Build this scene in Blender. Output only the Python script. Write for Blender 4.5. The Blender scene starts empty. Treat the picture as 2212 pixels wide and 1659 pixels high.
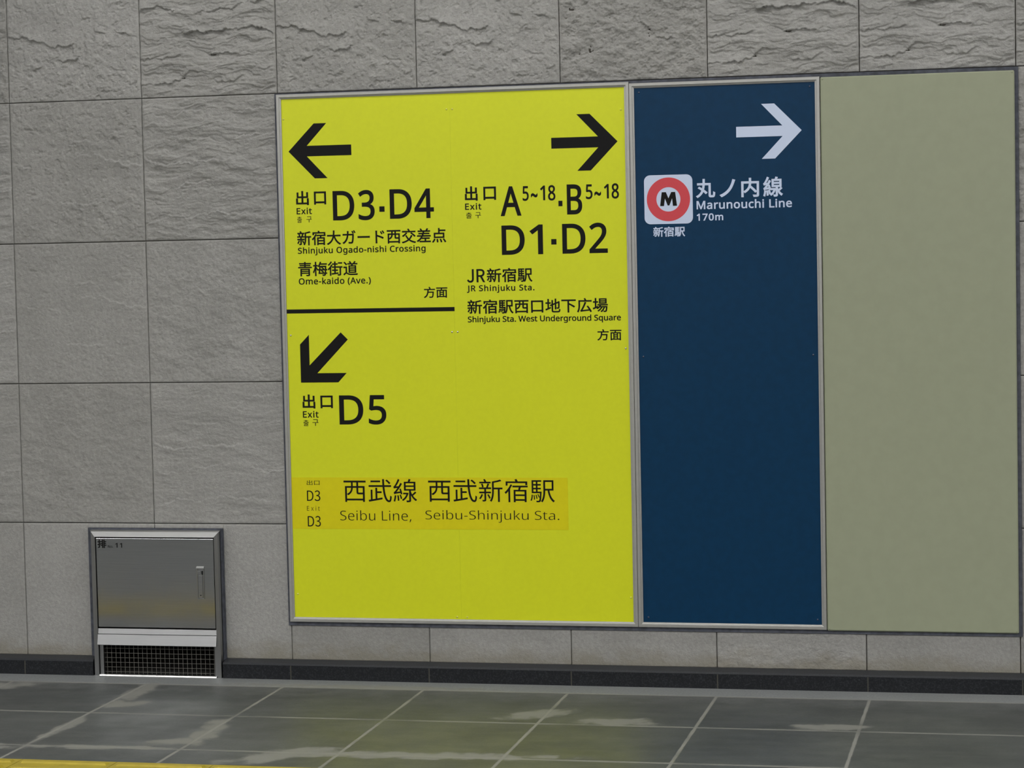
import bpy, bmesh, math, random
import numpy as np
from mathutils import Matrix, Vector
from mathutils.geometry import delaunay_2d_cdt

C = bpy.context.scene.collection
SC = bpy.context.scene

# ------------------------------------------------------------------ camera
cam = bpy.data.cameras.new('camera')
cam.sensor_fit = 'HORIZONTAL'
cam.sensor_width = 36.0
cam.lens = 36.0 * 5004.78 / 2212.0
cam.clip_start = 0.05
co = bpy.data.objects.new('camera', cam)
C.objects.link(co)
RIGHT = Vector((0.9755436, 0.2187544, -0.0214764))
DOWN = Vector((-0.0077357, -0.0634773, -0.9979533))
FWD = Vector((-0.2196699, 0.9737131, -0.0602327))
m = Matrix.Identity(4)
for r in range(3):
    m[r][0] = RIGHT[r]; m[r][1] = -DOWN[r]; m[r][2] = -FWD[r]
m[0][3], m[1][3], m[2][3] = 3.54853, -7.69538, 1.50375
co.matrix_world = m
SC.camera = co

# ------------------------------------------------------------------ world, exposure
w = bpy.data.worlds.new('world'); SC.world = w
w.use_nodes = True
w.node_tree.nodes['Background'].inputs[0].default_value = (0.8, 0.85, 0.9, 1)
w.node_tree.nodes['Background'].inputs[1].default_value = 0.05
SC.view_settings.view_transform = 'Standard'
SC.view_settings.look = 'None'
SC.view_settings.exposure = 0.0
SC.view_settings.gamma = 1.0
SC.view_settings.use_curve_mapping = False
SC.cycles.use_denoising = True
SC.cycles.max_bounces = 8

# ceiling lamp rows: distance from the sign wall, emission strength
CEIL = 3.0
LAMP_ROWS = [(-0.62, 8.5), (-3.2, 28.5), (-6.4, 31.0), (-9.6, 26.0)]
LAMP_COLOR = (1.0, 0.985, 0.95, 1)

# ------------------------------------------------------------------ helpers
def mesh_obj(name, verts, faces, mat, parent=None, smooth=False):
    me = bpy.data.meshes.new(name)
    me.from_pydata([tuple(v) for v in verts], [], faces)
    me.update()
    if smooth:
        me.polygons.foreach_set('use_smooth', [True] * len(me.polygons))
    o = bpy.data.objects.new(name, me); C.objects.link(o)
    if mat: me.materials.append(mat)
    if parent: put(o, parent)
    return o

def put(o, parent):
    o.parent = parent
    o.matrix_parent_inverse = Matrix.Translation(parent.matrix_basis.translation).inverted() if parent.parent is None else \
        Matrix.Identity(4)

class MB:
    """collects boxes, prisms and rods; build() links them as ONE mesh object"""
    def __init__(self): self.v = []; self.f = []
    def add(self, vs, fs):
        n = len(self.v); self.v += [tuple(p) for p in vs]; self.f += [tuple(i + n for i in q) for q in fs]
        return self
    def box(self, x0, x1, y0, y1, z0, z1):
        vs = [(x, y, z) for x in (x0, x1) for y in (y0, y1) for z in (z0, z1)]
        return self.add(vs, [(0, 1, 3, 2), (4, 6, 7, 5), (0, 4, 5, 1), (2, 3, 7, 6), (0, 2, 6, 4), (1, 5, 7, 3)])
    def prism_x(self, prof, x0, x1):
        """profile of (y, z) points swept along x"""
        n = len(prof)
        vs = [(x0, y, z) for y, z in prof] + [(x1, y, z) for y, z in prof]
        fs = [(i, (i + 1) % n, (i + 1) % n + n, i + n) for i in range(n)]
        return self.add(vs, fs + [tuple(range(n))[::-1], tuple(range(n, 2 * n))])
    def poly_y(self, pts, y0, y1):
        """outline of (x, z) points given depth from y0 to y1"""
        n = len(pts)
        vs = [(x, y0, z) for x, z in pts] + [(x, y1, z) for x, z in pts]
        fs = [(i, (i + 1) % n, (i + 1) % n + n, i + n) for i in range(n)]
        return self.add(vs, fs + [tuple(range(n)), tuple(range(n, 2 * n))[::-1]])
    def rod(self, a, b, r, n=6):
        a = Vector(a); b = Vector(b); d = (b - a).normalized()
        u = d.orthogonal().normalized(); t = d.cross(u)
        vs = [p + u * (r * math.cos(2 * math.pi * k / n)) + t * (r * math.sin(2 * math.pi * k / n)) for p in (a, b) for k in range(n)]
        fs = [(k, (k + 1) % n, (k + 1) % n + n, k + n) for k in range(n)]
        return self.add(vs, fs + [tuple(range(n))[::-1], tuple(range(n, 2 * n))])
    def loop(self, x0, x1, z0, z1, prof):
        """mitred picture-frame moulding: prof is a list of (inset, y)"""
        vs = []
        for i, y in prof:
            vs += [(x0 + i, y, z0 + i), (x1 - i, y, z0 + i), (x1 - i, y, z1 - i), (x0 + i, y, z1 - i)]
        fs = []
        for k in range(len(prof) - 1):
            for j in range(4):
                a, b = 4 * k + j, 4 * k + (j + 1) % 4
                fs.append((a, b, b + 4, a + 4))
        return self.add(vs, fs)
    def build(self, name, mat, parent=None, bevel=0.0, smooth=False):
        me = bpy.data.meshes.new(name)
        me.from_pydata(self.v, [], self.f); me.update()
        bm = bmesh.new(); bm.from_mesh(me)
        bmesh.ops.recalc_face_normals(bm, faces=bm.faces)
        bm.to_mesh(me); bm.free()
        o = bpy.data.objects.new(name, me); C.objects.link(o)
        me.materials.append(mat)
        if smooth:
            me.polygons.foreach_set('use_smooth', [True] * len(me.polygons))
        if bevel:
            b = o.modifiers.new('edge', 'BEVEL'); b.width = bevel; b.segments = 2; b.limit_method = 'ANGLE'
        if parent: put(o, parent)
        return o

def empty(name, loc, label, cat, group=None):
    o = bpy.data.objects.new(name, None); C.objects.link(o)
    o.empty_display_size = 0.1
    o.location = loc
    tag(o, label, cat, group)
    return o

def tag(o, label, cat, group=None):
    o['label'] = label; o['category'] = cat
    if group: o['group'] = group
    return o

def struct(o, label=None):
    o['kind'] = 'structure'
    if label: o['label'] = label
    return o

# ------------------------------------------------------------------ materials
def new_mat(name):
    mt = bpy.data.materials.new(name); mt.use_nodes = True
    nt = mt.node_tree
    return mt, nt, nt.nodes['Principled BSDF']

class NT:
    """small shorthand for wiring shader nodes"""
    def __init__(self, nt): self.nt = nt
    def n(self, t, **kw):
        x = self.nt.nodes.new(t)
        for k, v in kw.items(): setattr(x, k, v)
        return x
    def set(self, sock, v):
        if hasattr(v, 'links') or isinstance(v, bpy.types.NodeSocket): self.nt.links.new(v, sock)
        else: sock.default_value = v
    def math(self, op, a, b=0.0, c=None, clamp=False):
        x = self.n('ShaderNodeMath', operation=op, use_clamp=clamp)
        self.set(x.inputs[0], a); self.set(x.inputs[1], b)
        if c is not None: self.set(x.inputs[2], c)
        return x.outputs[0]
    def noise(self, vec, scale, detail=4.0, rough=0.5):
        x = self.n('ShaderNodeTexNoise')
        self.set(x.inputs['Vector'], vec); x.inputs['Scale'].default_value = scale
        x.inputs['Detail'].default_value = detail; x.inputs['Roughness'].default_value = rough
        return x.outputs['Fac']
    def ramp(self, v, lo, hi, a=0.0, b=1.0):
        x = self.n('ShaderNodeMapRange', interpolation_type='SMOOTHSTEP')
        self.set(x.inputs[0], v); self.set(x.inputs[1], lo); self.set(x.inputs[2], hi)
        self.set(x.inputs[3], a); self.set(x.inputs[4], b)
        return x.outputs[0]
    def mix(self, f, a, b, blend='MIX'):
        x = self.n('ShaderNodeMix', data_type='RGBA', blend_type=blend)
        self.set(x.inputs[0], f); self.set(x.inputs[6], a); self.set(x.inputs[7], b)
        return x.outputs[2]
    def xyz(self, vec):
        x = self.n('ShaderNodeSeparateXYZ'); self.set(x.inputs[0], vec); return x.outputs
    def comb(self, x_, y_, z_):
        x = self.n('ShaderNodeCombineXYZ')
        for s, v in zip(x.inputs, (x_, y_, z_)): self.set(s, v)
        return x.outputs[0]
    def pos(self): return self.n('ShaderNodeNewGeometry').outputs['Position']
    def bump(self, h, dist, strength=1.0):
        x = self.n('ShaderNodeBump'); self.set(x.inputs['Height'], h)
        x.inputs['Distance'].default_value = dist; x.inputs['Strength'].default_value = strength
        return x.outputs[0]
    def white(self, vec):
        x = self.n('ShaderNodeTexWhiteNoise', noise_dimensions='2D'); self.set(x.inputs['Vector'], vec)
        return x.outputs['Value']

def rgb(r, g, b): return (r, g, b, 1.0)

def plain(name, col, rough=0.5, metal=0.0, spec=0.5, vary=0.0, scale=20.0, bump=0.0):
    mt, nt, p = new_mat(name); T = NT(nt)
    p.inputs['Roughness'].default_value = rough
    p.inputs['Metallic'].default_value = metal
    p.inputs['Specular IOR Level'].default_value = spec
    p.inputs['Base Color'].default_value = rgb(*col)
    if vary or bump:
        n = T.noise(T.pos(), scale, 3.0)
        if vary:
            f = T.ramp(n, 0.25, 0.75)
            nt.links.new(T.mix(f, rgb(*[c * (1 - vary) for c in col]), rgb(*[min(1, c * (1 + vary)) for c in col])), p.inputs['Base Color'])
        if bump:
            nt.links.new(T.bump(n, bump), p.inputs['Normal'])
    return mt

def stone_wall_mat():
    mt, nt, p = new_mat('grey_sandstone'); T = NT(nt)
    pos = T.pos(); s = T.xyz(pos)
    col_i = T.math('FLOOR', T.math('DIVIDE', s[0], 0.5))
    row_i = T.math('FLOOR', T.math('DIVIDE', T.math('SUBTRACT', s[2], 0.0421), 0.5))
    tone = T.white(T.comb(col_i, row_i, 0.0))
    base = T.mix(tone, rgb(0.300, 0.297, 0.291), rgb(0.345, 0.343, 0.339))
    cloud = T.ramp(T.noise(pos, 5.0, 5.0, 0.6), 0.3, 0.7)
    base = T.mix(cloud, T.mix(1.0, base, rgb(0.93, 0.93, 0.92), 'MULTIPLY'), T.mix(1.0, base, rgb(1.05, 1.05, 1.04), 'MULTIPLY'))
    speck = T.ramp(T.noise(pos, 90.0, 3.0, 0.6), 0.32, 0.68)
    base = T.mix(speck, T.mix(1.0, base, rgb(0.91, 0.91, 0.91), 'MULTIPLY'), T.mix(1.0, base, rgb(1.07, 1.07, 1.07), 'MULTIPLY'))
    # brown grime splashed up from the floor, ragged and broken
    gr = T.noise(T.comb(T.math('MULTIPLY', s[0], 9.0), 0.0, T.math('MULTIPLY', s[2], 14.0)), 1.0, 4.0, 0.6)
    low = T.ramp(T.math('ADD', s[2], T.math('MULTIPLY', gr, -0.16)), -0.02, 0.06, 1.0, 0.0)
    base = T.mix(T.math('MULTIPLY', low, 0.55), base, rgb(0.21, 0.19, 0.14))
    nt.links.new(base, p.inputs['Base Color'])
    p.inputs['Roughness'].default_value = 0.75
    p.inputs['Specular IOR Level'].default_value = 0.3
    g = T.math('ADD', T.noise(pos, 260.0, 4.0, 0.6), T.math('MULTIPLY', T.noise(pos, 60.0, 4.0, 0.6), 1.5))
    nt.links.new(T.bump(g, 0.0022, 0.9), p.inputs['Normal'])
    return mt

FLOOR_ROWS = [-0.174, -0.6653, -1.1604, -1.3586, -1.6586, -1.957]
# pale scuffed stains on the floor: x, y, half length, half width, angle
STAINS = [(0.545, -0.33, 0.20, 0.045, 92), (0.59, -0.52, 0.09, 0.05, 20), (0.53, -0.90, 0.20, 0.03, 88),
          (1.02, -0.92, 0.22, 0.045, 96), (0.98, -1.05, 0.10, 0.05, 20), (0.75, -1.16, 0.25, 0.03, 2),
          (1.99, -0.52, 0.13, 0.07, 30), (2.27, -0.61, 0.14, 0.06, 2), (0.03, -0.25, 0.12, 0.06, 10),
          (2.93, -0.61, 0.12, 0.05, 5), (1.75, -1.15, 0.45, 0.05, 3), (0.25, -1.20, 0.30, 0.06, 4),
          (1.30, -0.14, 0.5, 0.03, 0), (1.35, -1.20, 0.2, 0.07, 40)]

def floor_mat():
    mt, nt, p = new_mat('dark_slate_floor'); T = NT(nt)
    pos = T.pos(); s = T.xyz(pos)
    u = T.math('DIVIDE', T.math('SUBTRACT', s[0], 0.02), 0.5)
    fx = T.math('FRACT', u)
    dx = T.math('MULTIPLY', T.math('MINIMUM', fx, T.math('SUBTRACT', 1.0, fx)), 0.5)
    inside = T.math('LESS_THAN', s[1], -0.174)
    dx = T.math('ADD', dx, T.math('MULTIPLY', T.math('SUBTRACT', 1.0, inside), 1.0))
    dy = 1.0
    row = 0.0
    for y in FLOOR_ROWS + [-1.957 - 0.5 * k for k in range(1, 20)]:
        dy = T.math('MINIMUM', dy, T.math('ABSOLUTE', T.math('SUBTRACT', s[1], y)))
        row = T.math('ADD', row, T.math('LESS_THAN', s[1], y))
    tone = T.white(T.comb(T.math('FLOOR', u), row, 0.0))
    wob = T.noise(pos, 14.0, 4.0, 0.6)
    base = T.mix(tone, rgb(0.052, 0.058, 0.061), rgb(0.076, 0.082, 0.083))
    blot = T.ramp(T.noise(pos, 3.2, 5.0, 0.6), 0.32, 0.7)
    base = T.mix(blot, T.mix(1.0, base, rgb(0.86, 0.87, 0.88), 'MULTIPLY'), T.mix(1.0, base, rgb(1.22, 1.22, 1.2), 'MULTIPLY'))
    strk = T.ramp(T.noise(T.comb(T.math('MULTIPLY', s[0], 3.0), T.math('MULTIPLY', s[1], 22.0), 0.0), 1.0, 4.0, 0.6), 0.4, 0.75)
    base = T.mix(T.math('MULTIPLY', strk, 0.35), base, rgb(0.12, 0.125, 0.118))
    fine = T.ramp(T.noise(pos, 130.0, 2.0), 0.3, 0.7)
    base = T.mix(fine, T.mix(1.0, base, rgb(0.9, 0.9, 0.9), 'MULTIPLY'), T.mix(1.0, base, rgb(1.1, 1.1, 1.1), 'MULTIPLY'))
    # border strip along the wall is a paler stone
    strip = T.math('GREATER_THAN', s[1], -0.174)
    base = T.mix(strip, base, T.mix(fine, rgb(0.21, 0.222, 0.228), rgb(0.265, 0.278, 0.285)))
    dustm = T.ramp(T.math('ADD', s[1], T.math('MULTIPLY', T.math('SUBTRACT', wob, 0.5), 0.35)), -0.36, -0.12, 0.0, 0.75)
    base = T.mix(T.math('MULTIPLY', dustm, inside), base, T.mix(fine, rgb(0.125, 0.13, 0.132), rgb(0.16, 0.166, 0.168)))
    # pale scuffs
    st = 0.0
    for i, (x, y, a, b, ang) in enumerate(STAINS):
        ca, sa = math.cos(math.radians(ang)), math.sin(math.radians(ang))
        ux = T.math('SUBTRACT', s[0], x); uy = T.math('SUBTRACT', s[1], y)
        e1 = T.math('DIVIDE', T.math('ADD', T.math('MULTIPLY', ux, ca), T.math('MULTIPLY', uy, sa)), a)
        e2 = T.math('DIVIDE', T.math('SUBTRACT', T.math('MULTIPLY', uy, ca), T.math('MULTIPLY', ux, sa)), b)
        r2 = T.math('ADD', T.math('MULTIPLY', e1, e1), T.math('MULTIPLY', e2, e2))
        st = T.math('MAXIMUM', st, T.ramp(T.math('SUBTRACT', r2, T.math('MULTIPLY', T.math('SUBTRACT', wob, 0.5), 4.0)), 0.25, 1.3, 1.0, 0.0))
    base = T.mix(T.math('MULTIPLY', st, 0.85), base, rgb(0.235, 0.235, 0.22))
    # grout
    wd = T.math('MULTIPLY', T.math('SUBTRACT', wob, 0.5), 0.006)
    gx = T.ramp(T.math('ADD', dx, wd), 0.0036, 0.0075, 1.0, 0.0)
    gy = T.ramp(T.math('ADD', dy, wd), 0.0050, 0.0120, 1.0, 0.0)
    gr = T.math('MAXIMUM', gx, T.math('MULTIPLY', gy, 0.8))
    worn = T.ramp(T.noise(pos, 4.0, 3.0), 0.25, 0.55, 0.35, 1.0)
    gr = T.math('MULTIPLY', gr, worn)
    base = T.mix(gr, base, rgb(0.24, 0.24, 0.225))
    nt.links.new(base, p.inputs['Base Color'])
    rg = T.math('ADD', T.ramp(T.noise(pos, 6.0, 4.0), 0.3, 0.7, 0.38, 0.50), T.math('MULTIPLY', T.math('MAXIMUM', st, gr), 0.2))
    nt.links.new(rg, p.inputs['Roughness'])
    p.inputs['Specular IOR Level'].default_value = 0.5
    h = T.math('SUBTRACT', T.math('MULTIPLY', T.noise(pos, 90.0, 3.0), 0.5), T.math('MAXIMUM', gx, gy))
    nt.links.new(T.bump(h, 0.0009, 0.7), p.inputs['Normal'])
    return mt

def granite_mat():
    mt, nt, p = new_mat('black_granite'); T = NT(nt)
    pos = T.pos(); s = T.xyz(pos)
    v = T.n('ShaderNodeTexVoronoi'); T.set(v.inputs['Vector'], pos); v.inputs['Scale'].default_value = 260.0
    sp = T.ramp(T.noise(pos, 190.0, 3.0, 0.7), 0.45, 0.75)
    base = T.mix(sp, rgb(0.008, 0.009, 0.012), rgb(0.034, 0.038, 0.046))
    fx = T.math('FRACT', T.math('DIVIDE', T.math('SUBTRACT', s[0], 0.006), 0.5))
    d = T.math('MULTIPLY', T.math('MINIMUM', fx, T.math('SUBTRACT', 1.0, fx)), 0.5)
    j = T.math('MULTIPLY', T.ramp(d, 0.0012, 0.0028, 1.0, 0.0), T.math('LESS_THAN', s[2], 0.049))
    base = T.mix(T.math('MULTIPLY', j, 0.8), base, rgb(0.075, 0.073, 0.062))
    ledge_pale = T.math('MULTIPLY', T.math('GREATER_THAN', s[2], 0.0495), 0.5)  # everything above the upright face is mixed towards a paler grey
    base = T.mix(ledge_pale, base, rgb(0.05, 0.053, 0.06))
    nt.links.new(base, p.inputs['Base Color'])
    p.inputs['Roughness'].default_value = 0.32
    p.inputs['Specular IOR Level'].default_value = 0.35
    return mt

def steel_mat(name, col, rough, along='X', bump=0.12):
    mt, nt, p = new_mat(name); T = NT(nt)
    s = T.xyz(T.pos())
    st = T.noise(T.comb(T.math('MULTIPLY', s[0], 6.0), T.math('MULTIPLY', s[1], 400.0), T.math('MULTIPLY', s[2], 900.0)), 1.0, 3.0) if along == 'X' else \
        T.noise(T.comb(T.math('MULTIPLY', s[0], 900.0), T.math('MULTIPLY', s[1], 400.0), T.math('MULTIPLY', s[2], 6.0)), 1.0, 3.0)
    sm = T.ramp(T.noise(T.pos(), 7.0, 4.0), 0.3, 0.7, rough - 0.02, rough + 0.03)
    nt.links.new(sm, p.inputs['Roughness'])
    f = T.ramp(st, 0.3, 0.7)
    nt.links.new(T.mix(f, rgb(*[c * 0.93 for c in col]), rgb(*[c * 1.05 for c in col])), p.inputs['Base Color'])
    p.inputs['Metallic'].default_value = 1.0
    nt.links.new(T.bump(st, 0.00008, bump), p.inputs['Normal'])
    return mt

def emit_mat(name, col, strength):
    mt, nt, p = new_mat(name)
    p.inputs['Base Color'].default_value = rgb(0.8, 0.8, 0.8)
    p.inputs['Emission Color'].default_value = col
    p.inputs['Emission Strength'].default_value = strength
    return mt

M = dict(
    stone=stone_wall_mat(), floor=floor_mat(), granite=granite_mat(),
    mortar=plain('dark_mortar', (0.05, 0.045, 0.038), 0.9, vary=0.2, scale=40),
    sealant=plain('grey_blue_sealant', (0.060, 0.066, 0.088), 0.7, vary=0.35, scale=50, bump=0.001),
    yellow=plain('yellow_enamel', (0.660, 0.712, 0.016), 0.40, spec=0.3, vary=0.015, scale=60),
    sticker=plain('amber_film', (0.680, 0.620, 0.004), 0.4, spec=0.3, vary=0.02, scale=60),
    black=plain('black_vinyl', (0.008, 0.008, 0.0085), 0.5, spec=0.12),
    navy=plain('navy_enamel', (0.0025, 0.034, 0.090), 0.42, spec=0.15, vary=0.06, scale=40),
    white=plain('white_vinyl', (0.58, 0.67, 0.88), 0.5, spec=0.4),
    red=plain('red_vinyl', (0.62, 0.055, 0.075), 0.5, spec=0.4),
    beige=plain('beige_enamel', (0.312, 0.336, 0.240), 0.42, spec=0.3, vary=0.02, scale=30),
    alu=plain('anodised_aluminium', (0.40, 0.40, 0.39), 0.42, metal=0.55, vary=0.03, scale=80),
    rivet_yellow=plain('yellow_rivet', (0.62, 0.62, 0.10), 0.25, spec=0.6),
    rivet_steel=plain('steel_rivet', (0.6, 0.6, 0.58), 0.22, metal=1.0),
    rivet_navy=plain('navy_rivet', (0.03, 0.05, 0.10), 0.22, spec=0.7),
    steel=steel_mat('brushed_steel', (0.40, 0.405, 0.415), 0.115, bump=0.03),
    steel_v=steel_mat('brushed_steel_upright', (0.33, 0.335, 0.345), 0.30, 'Z'),
    steel_rail=steel_mat('rail_steel', (0.325, 0.33, 0.34), 0.33),  # same steel as the head rail, in a darker tone
    steel_bright=steel_mat('bright_steel', (0.50, 0.505, 0.51), 0.33),
    dark=plain('dark_cavity', (0.012, 0.011, 0.009), 0.9, vary=0.2),
    wire=plain('galvanised_wire', (0.20, 0.195, 0.18), 0.5, metal=0.4, vary=0.1),
    tactile=plain('yellow_tactile', (0.39, 0.305, 0.024), 0.5, vary=0.10, scale=25, bump=0.0006),
    ceiling=plain('white_ceiling', (0.55, 0.55, 0.53), 0.8, vary=0.02),
    farwall=plain('grey_wall', (0.34, 0.33, 0.30), 0.75, vary=0.06, scale=3),
    housing=plain('white_housing', (0.7, 0.7, 0.7), 0.5, vary=0.02),
)

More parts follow.
